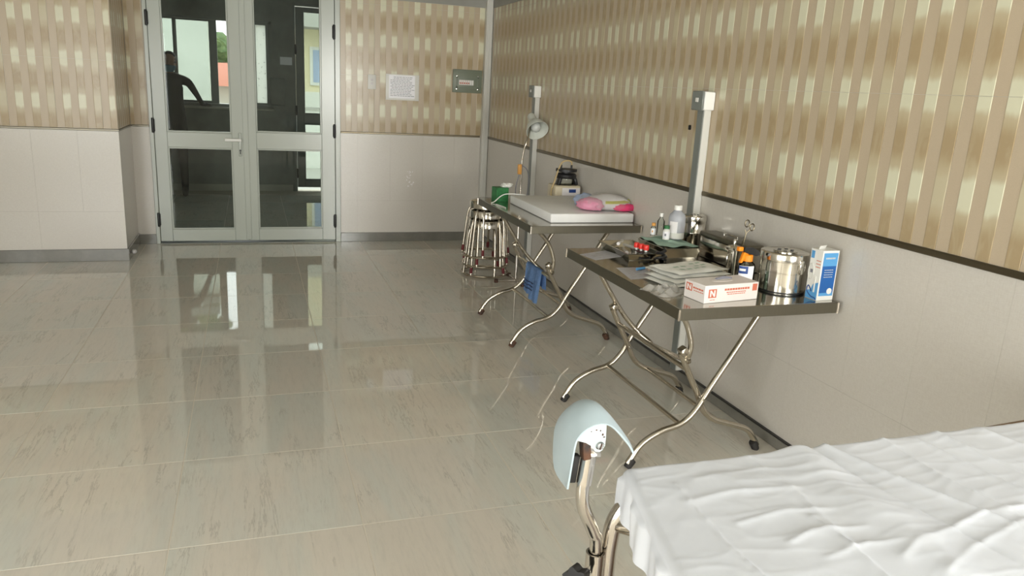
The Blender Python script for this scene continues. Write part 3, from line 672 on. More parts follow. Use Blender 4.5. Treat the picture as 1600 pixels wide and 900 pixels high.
packet('gauze packet second from the top of the stack', 1.668, 2.64, ZT+.028, .12, .29, .19, .012, prints=False)
packet('gauze packet with green print lying on top of the stack', 1.672, 2.645, ZT+.0415, .26, .285, .175, .012)
# glove box
t = thing('glove_box', 'pale carton of gloves with red print at the near corner of the table', 'box', (1.640, 2.362, ZT), .13); gx, gy, gz = .252, .115, .066
obj('carton', B().box((0, 0, gz/2+.0003), (gx, gy, gz), .0015, seg=1), M['carton'], t)
obj('opening', B().lathe([(0, gz+.0005), (.05, gz+.0005), (.053, gz+.0018), (.0, gz+.0018)], 24, sy=.35), M['carton'], t)
tis = B().tube([(-.02, .012, gz+.002), (.02, .016, gz+.006), (.055, .012, gz+.003)], [.006, .007, .003], 8, 4); obj('glove_tip', tis, M['ink'], t)
b = B()
for (x, z0, w_) in ((-.090, .036, .036),): b.box((x, -gy/2-.0005, z0), (w_, .0008, .032))
lg = obj('red_emblem', b, M['rose'], t)
obj('red_emblem', B().box((.108, -gy/2-.0005, .048), (.022, .0008, .026)), M['rose'], t); lg2 = obj('red_emblem', B().box((-gx/2-.0005, .030, .044), (.0008, .034, .028)), M['rose'], t)
b = B()
for (cx_, cz, yy, ax) in ((-.090, .036, -gy/2-.0012, 0),):
    b.prism([(-.012, -.012), (-.006, -.012), (-.006, .004), (.006, -.012), (.012, -.012), (.012, .012), (.006, .012), (.006, -.002), (-.006, .012), (-.012, .012)], .0006, Matrix(((1, 0, 0, cx_), (0, 0, -1, yy+.0006), (0, 1, 0, cz), (0, 0, 0, 1))))
obj('emblem_letter', b, M['carton'], lg); b = B()
b.prism([(-.012, -.010), (-.006, -.010), (-.006, .004), (.006, -.010), (.012, -.010), (.012, .010), (.006, .010), (.006, -.002), (-.006, .010), (-.012, .010)], .0006, Matrix(((0, 0, -1, -gx/2-.0006), (-1, 0, 0, .030), (0, 1, 0, .044), (0, 0, 0, 1))))
obj('emblem_letter', b, M['carton'], lg2)
b = B(); random.seed(5)
def row(x0, x1, z, h_, face):
    x = x0
    while x < x1:
        w_ = random.uniform(.006, .011); c_ = (x+w_/2, -gy/2-.0005, z) if face == 0 else (-gx/2-.0005, -(x+w_/2), z)
        b.box(c_, (w_, .0006, h_) if face == 0 else (.0006, w_, h_)); x += w_+.0025
row(-.035, .075, .047, .0075, 0); row(-.025, .065, .036, .0035, 0); row(-.02, .06, .029, .003, 0); row(-.008, .048, .046, .006, 1); row(-.004, .045, .036, .003, 1); row(-.1, -.078, .012, .002, 0)
obj('printed_lines', b, M['rose'], t, kind='stuff', smooth=0)
# crumpled clear bag
random.seed(11)
def fn(a, c):
    x, y = (a-.5)*.15, (c-.5)*.13; e = min(1, min(a, 1-a, c, 1-c)/.2)
    return Vector((x*(1+.12*math.sin(c*7)), y*(1+.15*math.sin(a*6)), .0015+e*(.014+.006*math.sin(a*17+c*5)+.006*math.sin(c*19-a*8)+random.uniform(-.003, .003))))
tag(obj('plastic_bag', B().grid(fn, 18, 18), M['film'], loc=(1.468, 2.470, ZT), rot=(0, 0, .3), smooth=15), 'crumpled clear plastic bag at the table edge beside the gauze packets', 'bag')
# spray bottle
t = thing('spray_bottle', 'clear spray bottle with orange and black trigger and blue label', 'bottle', (1.800, 2.445, ZT), .0)
obj('bottle_body', B().lathe([(0, 0), (.034, 0), (.036, .004), (.036, .092), (.032, .106), (.016, .120), (.013, .122), (0, .122)], 24, sy=.72), M['clear'], t)
obj('liquid', B().lathe([(0, .003), (.033, .003), (.033, .06), (0, .06)], 20, sy=.7), M['liquid'], t)
lb = obj('label', B().grid(lambda a, c: Vector((.0364*math.cos(3.25+1.9*a), .0364*.72*math.sin(3.25+1.9*a)-.0004, .020+.082*c)), 14, 1), M['paper'], t)
obj('blue_panel', B().grid(lambda a, c: Vector((.0370*math.cos(3.28+1.15*a), .0370*.72*math.sin(3.28+1.15*a)-.0006, .072+.029*c)), 10, 1), M['navy'], lb)
b = B()
for k in range(4): a = 3.5+.19*k; b.box((.0376*math.cos(a), .0376*.72*math.sin(a)-.001, .087), (.006, .001, .009), 0, (0, 0, a+PI/2))
for k in range(5): a = 3.42+.2*k; b.box((.0376*math.cos(a), .0376*.72*math.sin(a)-.0004, .050), (.006, .001, .0025), 0, (0, 0, a+PI/2))
obj('printed_mark', b, M['white'], lb, kind='stuff')
obj('collar', B().lathe([(0, .118), (.019, .118), (.019, .141), (.016, .144), (0, .144)], 18), M['orange'], t)
hd = obj('spray_head', B().prism([(-.030, .160), (-.024, .172), (.010, .172), (.040, .158), (.048, .142), (.030, .138), (.004, .146), (-.014, .150)], .020, Matrix(((1, 0, 0, 0), (0, 0, -1, .010), (0, 1, 0, 0), (0, 0, 0, 1)))), M['black'], t)
obj('nozzle', B().box((-.040, 0, .166), (.020, .018, .016), .002), M['orange'], hd)
obj('trigger', B().prism([(-.024, .152), (-.014, .154), (.002, .140), (-.010, .140), (-.028, .112), (-.036, .112)], .012, Matrix(((1, 0, 0, 0), (0, 0, -1, .006), (0, 1, 0, 0), (0, 0, 0, 1)))), M['orange'], hd)
# steel jar with forceps
t = thing('forceps_jar', 'tall narrow steel jar holding a pair of forceps', 'jar', (1.912, 2.690, ZT))
obj('jar_body', B().lathe([(0, 0), (.030, 0), (.030, .105), (.032, .107), (.032, .112), (.0275, .112), (.0275, .004), (0, .004)], 24), M['vessel'], t)
obj('handle', B().tube([(-.030, -.012, .095), (-.045, -.018, .09), (-.047, -.018, .05), (-.031, -.012, .03)], .0028, 8, 4), M['vessel'], t)
obj('lid', B().lathe([(0, .113), (.016, .114), (.033, .110), (.0335, .120), (.02, .126), (.006, .128), (.007, .150), (.004, .154), (0, .154)], 22, (-.006, .0, .0)), M['vessel'], t, 'steel lid with a knob')
t = thing('forceps', 'pair of ring handled forceps standing in the narrow steel jar', 'forceps', (1.925, 2.665, ZT+.03)); b = B()
for s_ in (-1, 1):
    b.tube([(-.012-.002*s_, 0, -.024), (.0, .004*s_, .09), (.012+.004*s_, .004*s_, .150), (.017+.013*s_, .0, .168)], .0026, 8, 4)
obj('shanks', b, M['brass'], t)
for s_, c_ in ((-1, (.012, 0, .194)), (1, (.038, 0, .178))):
    obj('finger_ring', B().tube([(c_[0]+.0105*math.cos(k*PI/6), 0, c_[2]+.0145*math.sin(k*PI/6)) for k in range(12)], .0026, 8, 2, closed=True), M['brass'], t)
obj('pivot_screw', B().lathe([(0, -.004), (.0075, -.004), (.0075, .004), (0, .004)], 12, (-.002, 0, .066), (PI/2, 0, 0)), M['black'], t)
# long instrument box
t = thing('instrument_box', 'long lidded steel instrument box against the wall', 'box', (2.02, 2.885, ZT))
obj('box_body', B().box((0, 0, .048), (.085, .36, .094), .006), M['vessel'], t)
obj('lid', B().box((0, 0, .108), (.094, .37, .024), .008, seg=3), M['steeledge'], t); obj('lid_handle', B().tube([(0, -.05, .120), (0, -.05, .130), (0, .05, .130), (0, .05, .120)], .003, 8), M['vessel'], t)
# steel drums
def drum(label, x, y, rr, h, rz=0):
    t = thing('sterilising_drum', label, 'drum', (x, y, ZT), rz)
    obj('drum_body', B().lathe([(0, 0), (rr*.95, 0), (rr*.95, .006), (rr, .008), (rr, h*.50), (rr*1.012, h*.505), (rr*1.012, h*.525), (rr, h*.53), (rr, h*.80), (0, h*.80)], 40), M['vessel'], t)
    obj('dark_base_ring', B().lathe([(rr*.955, .001), (rr*1.004, .002), (rr*1.004, .009), (rr*.955, .010)], 40, cap=False), M['black'], t)
    ld = obj('lid', B().lathe([(rr*1.02, h*.79), (rr*1.035, h*.80), (rr*1.035, h*.955), (rr*1.02, h*.98), (rr*.9, h*1.0), (rr*.86, h*.992), (rr*.5, h*.99), (0, h*.985)], 40, cap=False), M['vessel'], t)
    obj('vent_plate', B().lathe([(0, h*.99), (rr*.5, h*.99), (rr*.5, h*1.01), (rr*.42, h*1.015), (0, h*1.012)], 28), M['vessel'], ld)
    b = B()
    for k in range(6): a = k*PI/3+.3; b.lathe([(0, 0), (rr*.08, 0), (rr*.08, .001), (0, .001)], 10, (rr*.3*math.cos(a), rr*.3*math.sin(a), h*1.0145))
    obj('vent_holes', b, M['black'], ld, kind='stuff')
    a = -2.0
    lt = obj('latch', B().box((rr*1.05*math.cos(a), rr*1.05*math.sin(a), h*.70), (.020, .010, h*.34), .003, (0, 0, a+PI/2)), M['vessel'], t)
    obj('latch_loop', B().tube([((rr*1.09)*math.cos(a+q*.09), rr*1.09*math.sin(a+q*.09), h*z_) for q, z_ in ((-1, .62), (1, .62), (1.2, .76), (0, .86), (-1.2, .76))], .0022, 8, 3, closed=True), M['chrome'], lt)
    return t
drum('large polished steel drum between the spray bottle and the blue box', 1.962, 2.435, .090, .158, .55)
drum('small steel drum behind the translucent bottle at the wall', 2.025, 3.205, .055, .168, -.2)
# thermometer carton
t = thing('thermometer_box', 'upright white and blue carton at the wall end of the table', 'box', (2.033, 2.298, ZT), .05); bx, by, bz = .078, .062, .192
obj('carton', B().box((0, 0, bz/2), (bx, by, bz), .001, seg=1), M['white'], t)
b = B().box((0, -by/2-.0004, .100), (bx-.012, .0008, bz-.028)); fp = obj('blue_panel', b, M['blue'], t)
obj('light_band', B().box((0, -by/2-.0010, .158), (bx-.012, .0008, .050)), M['sky'], fp)
obj('white_disc', B().lathe([(0, 0), (.012, 0), (.012, .0008), (0, .0008)], 18, (.015, -by/2-.0008, .036), (PI/2, 0, 0)), M['white'], fp)
obj('bottom_band', B().box((0, -by/2-.0010, .024), (bx-.012, .0008, .012)), M['sky'], fp)
b = B()
for k in range(6): b.box((-.02+.0075*k, -by/2-.0016, .163), (.0052, .0006, .006))
for j in range(4):
    for k in range(5): b.box((-.018+.0085*k, -by/2-.0012, .118-.009*j), (.0066, .0006, .0022))
obj('printed_lines', b, M['duct'], fp, kind='stuff', smooth=0)
X = -bx/2-.0004
b = B().prism([(-.029, .002), (.029, .002), (.029, .028), (.006, .036), (-.004, .060), (-.029, .070)], .0008, Matrix(((0, 0, -1, X), (1, 0, 0, 0), (0, 1, 0, 0), (0, 0, 0, 1)))); obj('blue_print', b, M['sky'], t); obj('blue_print', B().box((X, .018, .17), (.0008, .016, .028)), M['sky'], t)
b = B().tube([(X-.001, .016+.013*math.cos(k*PI/8), .105+.030*math.sin(k*PI/8)) for k in range(16)], .0022, 6, closed=True).tube([(X-.001, -.012, .092), (X-.001, -.012, .03)], .0035, 6); th = obj('pictured_thermometer', b, M['duct'], t)
b = B().box((X-.001, .014, .107), (.0008, .012, .013)); obj('pictured_screen', b, M['ink'], th)
b = B().tube([(X-.001, .0, .03), (X-.001, .018, .05), (X-.001, .024, .03), (X-.001, .0, .012), (X-.001, -.02, .01), (X-.001, -.028, .004)], .002, 6, 4); obj('pictured_cord', b, M['navy'], th)
b = B()
for j in range(3):
    for k in range(4): b.box((X, -.006-.006*k, .150-.012*j), (.0008, .0045, .003))
obj('printed_lines', b, M['rose'], t, kind='stuff', smooth=0)
obj('top_flap', B().box((-.012, .004, bz+.006), (.045, .002, .016), .0005, (.35, 0, .3)), M['white'], t)

# ------------------------------------------------------------------ table under the mat
b = B().box((0, 0, .0265), (.515, .735, .052), .007, seg=3); tag(obj('foam_mat', b, M['foam'], loc=(1.825, 4.303, ZT+.0005)), 'thick white foam mat lying on the far folding table', 'mat')
ZM = ZT+.054
t = thing('cloth_bundle', 'clear bag of folded pink, white and yellow cloths on the white mat', 'bag', (1.955, 4.085, ZM+.004), .1)
def blob(name, c, s, m, seed, parent, amp=.12, sub=3, lab=None, smooth=60):
    random.seed(seed); tb = bmesh.new(); bmesh.ops.create_icosphere(tb, subdivisions=sub, radius=1); p = [random.uniform(0, 6) for _ in range(6)]
    for v in tb.verts:
        n = v.co.copy(); k = 1+amp*(math.sin(n.x*5+p[0])*math.sin(n.y*6+p[1])+.6*math.sin(n.z*9+p[2]+n.x*7)+.4*math.sin(n.y*15+p[3]))
        q = Vector((n.x*s[0], n.y*s[1], n.z*s[2]))*k
        if q.z < -s[2]*.62: q.z = -s[2]*.62
        v.co = q+Vector(c)
    b = B(); b.merge(tb); return obj(name, b, m, parent, lab, smooth)
blob('pink_cloth', (-.100, -.02, .030), (.080, .090, .040), M['pink'], 1, t, .10, lab='pale pink folded cloth')
WS = (.140, .115, .052); WCn = (.035, .010, .034)
blob('white_cloth', WCn, WS, M['whitecloth'], 2, t, .05, lab='white folded cloth')
def yc(a, c):
    th = -2.15+1.75*a; ph = .16+.30*c+.12*a
    return Vector((WCn[0]+1.045*WS[0]*math.cos(th)*math.cos(ph), WCn[1]+1.045*WS[1]*math.sin(th)*math.cos(ph), WCn[2]+1.06*WS[2]*math.sin(ph)))
b = B().grid(yc, 18, 5); bmesh.ops.solidify(b.bm, geom=b.bm.faces[:], thickness=.004); obj('yellow_stripe', b, M['yellow'], t, 'yellow cloth edge')
blob('hot_pink_cloth', (.085, -.088, .018), (.075, .036, .025), M['hot'], 4, t, .10, lab='bright pink cloth')
blob('wrapping', (.0, -.005, .036), (.175, .135, .060), M['wrap'], 8, t, .05, 3, 'clear crinkled plastic wrap', 20)
t = thing('blue_cloth', 'crumpled pale blue cloth behind the pink bundle on the mat', 'cloth', (1.93, 4.29, ZM)); blob('cloth_fold', (0, 0, .026), (.075, .055, .042), M['bluecloth'], 9, t); 
# suction pump
t = thing('suction_pump', 'cream suction pump with black topped jar behind the white mat', 'pump', (1.985, 4.785, ZT))
obj('housing', B().box((0, 0, .056), (.18, .15, .11), .010, seg=3), M['cream'], t)
pl_ = obj('front_plate', B().box((.022, -.0765, .060), (.130, .004, .075), .002), M['whitecloth'], t); obj('blue_badge', B().box((.030, -.0795, .078), (.05, .002, .022), .001), M['navy'], pl_)
obj('jar', B().lathe([(0, .111), (.05, .111), (.054, .116), (.054, .165), (.045, .180), (0, .18)], 24, (.01, 0, 0)), M['clear'], t)
obj('jar_clamp', B().lathe([(.04, .155), (.066, .155), (.070, .162), (.070, .178), (.060, .188), (0, .19)], 24, (.01, 0, 0)).box((-.048, -.02, .135), (.022, .05, .050), .006, (0, .3, 0)).box((.068, -.02, .135), (.022, .05, .050), .006, (0, -.3, 0)), M['black'], t)
obj('jar_lid', B().lathe([(0, .186), (.03, .186), (.03, .20), (.072, .20), (.072, .216), (0, .218)], 24, (.01, 0, 0)).tube([(-.03, 0, .215), (-.03, 0, .243)], .007, 8).tube([(.045, 0, .215), (.045, 0, .243)], .007, 8), M['black'], t)
obj('hose', B().tube([(.045, 0, .24), (.040, -.005, .262), (.01, -.01, .272), (-.03, -.01, .258), (-.06, -.02, .20), (-.085, -.03, .13), (-.108, -.04, .07), (-.104, -.055, .012)], .0055, 8, 5), M['beige'], t)
# green carton
t = thing('tissue_box', 'small green carton with tissue at the far corner of the table', 'box', (1.535, 4.785, ZT), .1); obj('carton', B().box((0, 0, .045), (.085, .085, .09), .0015, seg=1), M['green'], t)
blob('tissue', (.045, .0, .098), (.04, .03, .018), M['gauze'], 21, t, .2)
tag(obj('white_cable', B().tube([(1.44, 4.66, ZT+.0035), (1.47, 4.685, ZT+.01), (1.515, 4.706, ZT+.040), (1.55, 4.685, ZT+.058), (1.63, 4.67, ZT+.058), (1.68, 4.69, ZT+.05)], .0035, 8, 5), M['gauze']), 'thin white cord running from the green carton over the mat edge', 'cord')
tag(obj('white_cable', B().tube([(1.452, 4.60, ZT+.0035), (1.468, 4.52, ZT+.0035), (1.472, 4.46, ZT+.0035)], .003, 8, 5), M['gauze']), 'short white cord end lying on the steel beside the mat', 'cord')
# blue towel over the middle crossbar
t = thing('towel', 'blue towel with dark stripes hanging from the far table crossbar', 'towel', (1.622, 4.235, .388))
def tw(y0, y1, drop0, drop1, off):
    def fn(a, c):
        y = y0+(y1-y0)*c; s_ = -drop0+(drop0+drop1)*a
        wv = .005*math.sin(c*9+off)+.003*math.sin(c*21+a*4)
        if s_ < -.02: x, z = -.0135-.018*min(1, -s_/.2)+wv, s_+.01
        elif s_ > .02: x, z = .0135+.018*min(1, s_/.2)+wv, -s_+.01
        else: ang = s_/.02*PI/2; x, z = .0145*math.sin(ang)+wv*.3, .0145*math.cos(ang)-.001
        return Vector((x, y-.012*s_*math.sin(off), z))
    return fn
f1 = tw(-.01, .165, .180, .10, 0)
b = B().grid(f1, 34, 16); bmesh.ops.solidify(b.bm, geom=b.bm.faces[:], thickness=.005); lt = obj('front_fold', b, M['towel'], t)
b = B()
for k in range(3): b.grid(lambda a, c, k=k: f1(.12+.075*k+.024*a+.006*math.sin(c*6), c)+Vector((-.0095, 0, 0)), 3, 16)
obj('dark_stripes', b, M['towelline'], lt)
b = B().grid(tw(-.09, .045, .205, .12, 2), 34, 14); bmesh.ops.solidify(b.bm, geom=b.bm.faces[:], thickness=.005); obj('second_fold', b, M['towel'], t)

# ------------------------------------------------------------------ stool stack
def stool():
    t = thing('stool', 'round steel stool at the bottom of the nested stack of three', 'stool', (1.735, 5.72, 0), 0, 'nested steel stools beside the far table')
    obj('seat', B().lathe([(0, .450), (.10, .450), (.135, .440), (.140, .432), (.140, .385), (.137, .385), (.137, .430), (0, .440)], 32), M['vessel'], t)
    for k in range(4):
        a = k*PI/2+.4; c, s_ = math.cos(a), math.sin(a)
        def P(rr, z, da): return (rr*math.cos(a+da), rr*math.sin(a+da), z)
        lg = None
        for d in (-1, 1): lg = obj('leg', B().tube([P(.10, .382, d*.20), P(.130, .376, d*.20), P(.146, .352, d*.21), P(.158, .28, d*.22), P(.185, .012, d*.26)], .009, 10, 4), M['tube'], t)
        obj('red_tape', B().tube([P(.1775, .075, .252), P(.1825, .030, .258)], .0115, 10), M['redpaint'], lg)
    obj('foot_ring', B().tube([(.186*math.cos(k*PI/12), .186*math.sin(k*PI/12), .012) for k in range(24)], .009, 8, closed=True), M['tube'], t)
    return t
st = stool()
copy_tree(st, (1.737, 5.722, .075), .26, 'round steel stool in the middle of the nested stack of three')
copy_tree(st, (1.733, 5.718, .150), .52, 'round steel stool on top of the nested stack of three')

# ------------------------------------------------------------------ standing lamp
t = thing('standing_lamp', 'white standing lamp with bell shade and flexible neck behind the far table', 'lamp', (1.905, 5.44, 0)); 
obj('base', B().tube([(-.16, -.02, .012), (.16, .0, .012)], .011, 10).tube([(.0, -.16, .012), (.0, .16, .012)], .011, 10), M['tubebright'], t)
for (x, y) in ((-.165, -.02), (.165, 0), (0, -.165), (0, .165)): obj('rusty_foot', B().lathe([(0, 0), (.016, 0), (.016, .026), (0, .028)], 10, (x, y, 0)), M['rust'], t)
obj('pole', B().tube([(0, 0, .012), (0, 0, .60)], .0105, 12).tube([(0, 0, .60), (0, 0, .93)], .008, 10), M['tubebright'], t)
obj('flexible_neck', B().tube([(0, 0, .93), (.008, -.004, 1.0), (.022, -.01, 1.06), (.045, .01, 1.12), (.070, .06, 1.19), (.086, .100, 1.235)], .0075, 10, 6), M['tube'], t)
ax = Vector((.046, -.783, -.57)).normalized(); q = Vector((0, 0, 1)).rotation_difference(ax).to_euler()
tip = Vector((.090, .105, 1.250))
sh = obj('lamp_shade', B().lathe([(0, -.01), (.026, -.008), (.030, .0), (.032, .055), (.040, .075), (.066, .105), (.082, .150), (.085, .165), (.082, .165), (.062, .108), (.036, .078), (.028, .06), (0, .058)], 32, tip, q), M['lampwhite'], t)
obj('bulb', B().lathe([(0, .06), (.014, .062), (.016, .08), (.034, .105), (.038, .128), (.03, .148), (.012, .160), (0, .162)], 20, tip, q), M['bulb'], sh)
obj('rusty_cap', B().lathe([(0, -.022), (.018, -.02), (.022, -.012), (.022, -.006), (0, -.006)], 16, tip, q), M['rust'], sh)
sw = obj('switch_box', B().box((-.020, -.012, .865), (.030, .022, .075), .006), M['amber'], t)
obj('power_cord', B().tube([(-.02, -.012, .83), (-.045, -.015, .72), (-.03, -.012, .58), (-.012, -.012, .50)], .0035, 8, 5).tube([(-.01, -.012, .90), (.04, -.012, .86), (.06, -.012, .76), (.04, -.012, .62), (.01, -.012, .52)], .0035, 8, 5), M['ink'], t)

# ------------------------------------------------------------------ examination bed
bed = thing('examination_bed', 'steel framed examination bed under the white sheet', 'bed', (1.35, .85, 0)); bo = Vector((1.35, .85, 0)); W = lambda x, y, z: Vector((x, y, z))-bo
b = B(); b.prism([(.690, 1.150), (.600, .35), (2.09, .35), (2.09, 1.155)], .062, Matrix.Translation(Vector((0, 0, .672))-bo)); bmesh.ops.bevel(b.bm, geom=b.bm.edges[:], offset=.012, segments=2, affect='EDGES'); obj('mattress', b, M['brown'], bed)
obj('mattress_piping', B().tube([W(1.50, 1.176, .738), W(1.66, 1.178, .745), W(2.07, 1.176, .764)], .006, 8, 4), M['brown'], bed)
b = B(); b.prism([(.686, 1.145), (.600, .36), (2.08, .36), (2.08, 1.145)], .012, Matrix.Translation(Vector((0, 0, .659))-bo)); obj('mattress_board', b, M['black'], bed)
obj('frame_tube', B().tube([W(.628, 1.168, .03), W(.628, 1.168, .50), W(.630, 1.168, .60), W(.640, 1.166, .655), W(.672, 1.160, .690), W(.72, 1.145, .660), W(.80, 1.13, .640), W(2.0, 1.12, .640)], .0165, 14, 6), M['tubebright'], bed, 'bent steel corner tube')
obj('frame_tube', B().tube([W(.56, .40, .03), W(.56, .40, .58), W(.60, .42, .64), W(.7, .42, .640), W(2.0, .42, .640)], .0165, 14, 6), M['tubebright'], bed)
obj('end_rail', B().tube([W(.640, 1.160, .640), W(.668, 1.10, .650), W(.672, 1.04, .640), W(.655, .90, .58), W(.60, .45, .57)], .0135, 12, 6), M['tube'], bed)
for (x, y) in ((2.0, 1.10), (2.0, .42)): obj('leg', B().tube([W(x, y, .03), W(x, y, .640)], .0165, 12), M['tubebright'], bed)
for (x, y) in ((.628, 1.168), (.56, .40), (2.0, 1.10), (2.0, .42)): obj('rubber_foot', B().lathe([(0, 0), (.022, 0), (.020, .035), (0, .035)], 14, W(x, y, 0)), M['rubber'], bed)
obj('lower_rail', B().tube([W(.628, 1.168, .25), W(2.0, 1.10, .25)], .0125, 12), M['tube'], bed)
obj('leg_rest_socket', B().lathe([(.0185, .40), (.0185, .590), (.0145, .590), (.0145, .40)], 18, W(.597, 1.158, 0), cap=False), M['tubebright'], bed)
obj('socket_weld', B().tube([W(.597, 1.158, .565), W(.628, 1.168, .565)], .008, 8).tube([W(.597, 1.158, .43), W(.628, 1.168, .43)], .008, 8), M['tubebright'], bed)
kn = obj('clamp_knob', B().tube([W(.58, 1.150, .558), W(.545, 1.125, .558)], .006, 8), M['chrome'], bed, 'black star knob on a chrome screw')
b = B(); prof = [(.024*(1+.16*math.cos(6*k*PI/18)), k*PI/18) for k in range(36)]
Mk = Matrix.Translation(W(.558, 1.134, .558)) @ Vector((0, 0, 1)).rotation_difference(Vector((-.75, -.55, .1))).to_matrix().to_4x4()
b.prism([(rr*math.cos(a), rr*math.sin(a)) for rr, a in prof], .022, Mk); bmesh.ops.bevel(b.bm, geom=[e for e in b.bm.edges if abs(e.calc_face_angle(0)) > 1.2], offset=.003, segments=2, affect='EDGES'); obj('star_grip', b, M['black'], kn)
obj('base_tray', B().span(W(.72, .5, .20), W(1.2, 1.09, .225), .004, 1), M['brown'], bed)

# leg rest: pole, bracket and saddle-shaped shell
t = thing('leg_rest', 'pale blue leg rest on a bent steel pole at the bed corner', 'leg rest', (.597, 1.158, .42)); lo = Vector(t.location); G = lambda x, y, z: Vector((x, y, z))-lo
obj('pole', B().tube([G(.597, 1.158, .42), G(.597, 1.158, .60), G(.588, 1.157, .635), G(.563, 1.155, .690), G(.557, 1.154, .725), G(.560, 1.154, .760), G(.566, 1.156, .800)], .0125, 14, 6), M['tubebright'], t)
obj('pole_sleeve', B().tube([G(.5585, 1.154, .742), G(.5655, 1.156, .800)], .0145, 12), M['tubebright'], t)
NE = [(.514, .749), (.519, .799), (.523, .835), (.530, .851), (.545, .864), (.566, .871), (.584, .869), (.600, .859), (.618, .840), (.634, .821), (.644, .804)]
FA = [(.530, .727), (.519, .750), (.526, .800), (.536, .829), (.556, .850), (.579, .862), (.600, .862), (.617, .847), (.634, .828), (.650, .806), (.652, .796)]
YF_ = [1.165, 1.205, 1.235, 1.245, 1.250, 1.250, 1.235, 1.205, 1.180, 1.158, 1.145]
def cat(A, t_):
    n = len(A)-1; i = min(int(t_*n), n-1); fr_ = t_*n-i
    g = lambda k: Vector(A[max(0, min(n, k))]); p0, p1, p2, p3 = g(i-1), g(i), g(i+1), g(i+2)
    return .5*((2*p1)+(p2-p0)*fr_+(2*p0-5*p1+4*p2-p3)*fr_**2+(3*p1-p0-3*p2+p3)*fr_**3)
NN = [(x, 1.13, z) for x, z in NE]; FF = [(p[0], y, p[1]) for p, y in zip(FA, YF_)]
def shell(a, c):
    p, q_ = cat(NN, a), cat(FF, a); m_ = p*(1-c)+q_*c
    return m_+Vector((-.15, 0, .6)).normalized()*.022*math.sin(PI*c)*math.sin(PI*min(1, max(0, a)))-lo
b = B().grid(shell, 40, 14); bmesh.ops.recalc_face_normals(b.bm, faces=b.bm.faces); bmesh.ops.solidify(b.bm, geom=b.bm.faces[:], thickness=.0035); obj('shell', b, M['paleblue'], t, smooth=50)
b = B(); pts = [(.530, .838), (.540, .856), (.556, .866), (.578, .869), (.586, .864), (.587, .838), (.5865, .822), (.582, .814), (.576, .811), (.568, .813), (.560, .824), (.548, .832)]
b.prism(pts, .004, Matrix(((1, 0, 0, 0), (0, 0, -1, 1.142), (0, 1, 0, 0), (0, 0, 0, 1))) ); bmesh.ops.translate(b.bm, verts=b.bm.verts, vec=-lo); bp = obj('bracket_plate', b, M['paleblue_w'], t, 'chipped white bracket plate')
obj('bolt', B().lathe([(0, 0), (.0078, 0), (.0082, .002), (.0065, .005), (0, .0055)], 18, G(.576, 1.138, .824), (PI/2, 0, 0)), M['chrome'], bp)
obj('bolt_slot', B().box(G(.576, 1.1318, .824), (.0016, .0012, .012), 0, (0, .3, 0)), M['rust'], bp)
obj('paint_chips', B().box(G(.580, 1.1375, .845), (.003, .0006, .004)).box(G(.583, 1.1375, .840), (.004, .0006, .002)).box(G(.567, 1.1375, .855), (.003, .0006, .002)).box(G(.575, 1.1375, .853), (.002, .0006, .003)).box(G(.557, 1.1375, .853), (.0018, .0006, .0018)), M['rust'], bp, kind='stuff')
obj('clevis', B().box(G(.553, 1.150, .818), (.016, .020, .045), .002, (0, -.12, 0)), M['rust'], t); obj('clevis_cheek', B().box(G(.575, 1.162, .805), (.030, .012, .030), .002), M['tubebright'], t)
obj('rubber_stop', B().box(G(.540, 1.165, .770), (.014, .016, .055), .003, (0, .1, 0)), M['rubber'], t)

# sheet over the bed
EDGE = [(.72, 1.40), (.668, 1.172), (.640, 1.06), (.618, .97), (.600, .88), (.575, .75), (.55, .55), (.53, .35)]
def xedge(y):
    for (x0_, y0_), (x1_, y1_) in zip(EDGE, EDGE[1:]):
        if y1_ <= y <= y0_: return x1_+(x0_-x1_)*(y-y1_)/(y0_-y1_)
    return EDGE[-1][0]
RID = [  # (polyline, width, height, sharpness) of the folds on the bed top
    ([(1.030, 1.19), (1.012, .986), (1.009, .877), (1.004, .74)], .042, .015), ([(1.095, 1.19), (1.167, .963), (1.222, .826), (1.25, .70)], .010, .009),
    ([(1.252, 1.16), (1.244, .989), (1.261, .855), (1.27, .7)], .016, .008), ([(.886, .934), (.887, .837), (.88, .7)], .008, .007), ([(.711, 1.09), (.694, .899), (.699, .808), (.70, .6)], .006, .005),
    ([(.914, 1.157), (.919, 1.026), (.889, .846)], .007, .0045), ([(.95, .80), (.994, .82), (1.191, .872), (1.30, .875)], .012, .006), ([(.98, .745), (1.09, .796), (1.252, .836)], .009, .005),
    ([(1.07, 1.17), (1.09, 1.0), (1.11, .86), (1.13, .72)], .012, -.007), ([(1.40, 1.16), (1.41, 1.0), (1.43, .8)], .02, .009), ([(1.52, 1.15), (1.56, 1.0), (1.6, .8)], .018, .008), ([(1.33, 1.15), (1.35, 1.0), (1.36, .85)], .008, .006),
    ([(.80, .88), (.86, .90), (.95, .885)], .008, .005), ([(.75, .95), (.85, .965), (.93, .95)], .010, .004), ([(.70, 1.03), (.80, 1.045), (.92, 1.03)], .012, .0035), ([(.83, .83), (.92, .845), (.98, .83)], .007, .005), ([(.76, 1.10), (.9, 1.11), (1.0, 1.09)], .012, .003)]
def dseg(p, a, c):
    d = c-a; t_ = max(0, min(1, (p-a).dot(d)/d.length_squared)); return (p-(a+d*t_)).length
RV = [([Vector(q_) for q_ in P], w_, h_) for P, w_, h_ in RID]
from mathutils import noise as NZ
def ridged(v): return 1-abs(NZ.noise(v))*2
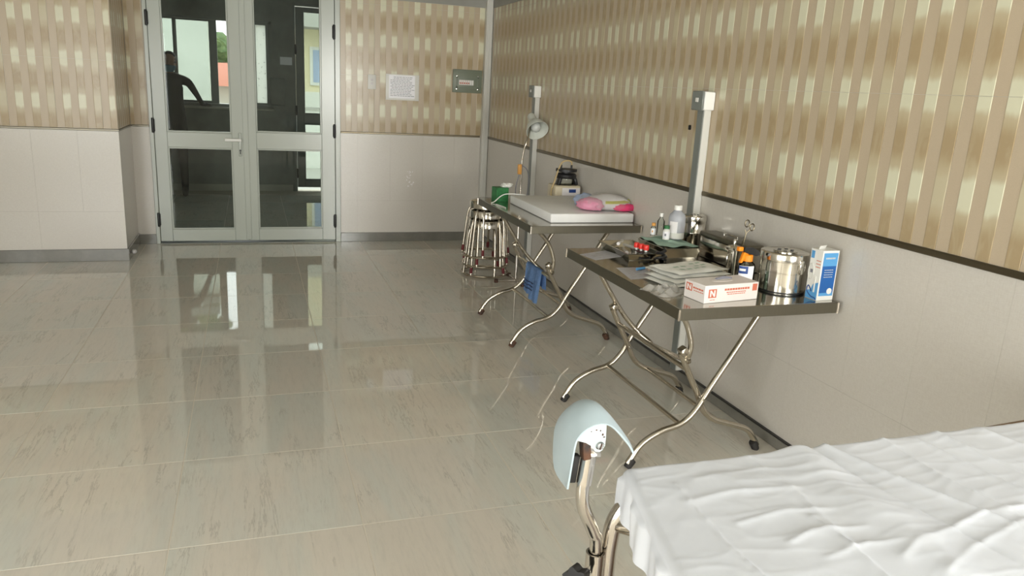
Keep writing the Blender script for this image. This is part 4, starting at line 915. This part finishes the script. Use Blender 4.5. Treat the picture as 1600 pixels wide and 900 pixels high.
def top_h(x, y):
    p = Vector((x, y)); h = 0
    for k, (P, w_, h_) in enumerate(RV):
        d = min(dseg(p, a, c) for a, c in zip(P, P[1:]))
        if d < w_*4: h += h_*(math.exp(-(d/w_)**2) if w_ > .03 else math.exp(-d/w_*1.2))*(.75+.5*NZ.noise(Vector((x*9, y*9, k))))
    q = Vector((x+.05*NZ.noise(Vector((x*5, y*5, 9))), y+.03*NZ.noise(Vector((x*4, y*4, 2))), 0))
    h += .0036*ridged(Vector((q.x*2.6, q.y*11, .3)))**3*max(0, NZ.noise(Vector((x*4, y*4, 7)))+.35)
    h += .0009*ridged(Vector((q.x*6+3, q.y*26, 1.3)))**4+.0005*ridged(Vector((q.x*14+q.y*8, q.y*15-q.x*6, 3.3)))**4
    h += .005*NZ.noise(Vector((x*2.6, y*3.4, 4)))
    return h
sht = thing('bed_sheet', 'wrinkled white disposable sheet draped over the bed', 'sheet', (1.35, .85, .75)); so = Vector((1.35, .85, .75))
NXs, NYs = 300, 230
def drape(s_, R_):
    """arc length past the edge -> (outward, downward)"""
    if s_ <= 0: return s_, 0
    if s_ < R_*PI/2: a = s_/R_; return R_*math.sin(a), R_*(1-math.cos(a))
    return R_, R_+s_-R_*PI/2
def sfn(a, c):
    y = 1.31-c*(1.31-.30)                      # arc length across the bed
    xs = -.105+a*1.52                           # arc length from the foot edge
    oy, dy = drape(y-1.158, .016); yy = 1.158+oy if y > 1.158 else y
    e = xedge(min(yy, 1.172)); ox_, dx = drape(-xs+.0, .020)
    if xs < 0: x = e-ox_
    else: x = e+xs
    d = dx+dy
    if dx > 0 and dy > 0: d = max(dx, dy)
    wgt = 1-min(1, d/.02); x2 = min(x, 2.088)
    z = .7545-d+wgt*top_h(x2, yy)+.0005
    if dx > .02: x2 += -.004+.006*math.sin(yy*46+dx*14)+.003*math.sin(yy*110); x2 += .25*max(0, dx-.05)*0
    if dy > .02: yy += .004*math.sin(x2*40)
    return Vector((x2, yy, z))-so
b = B().grid(sfn, NXs, NYs); obj('cloth', b, M['sheet'], sht, smooth=80)
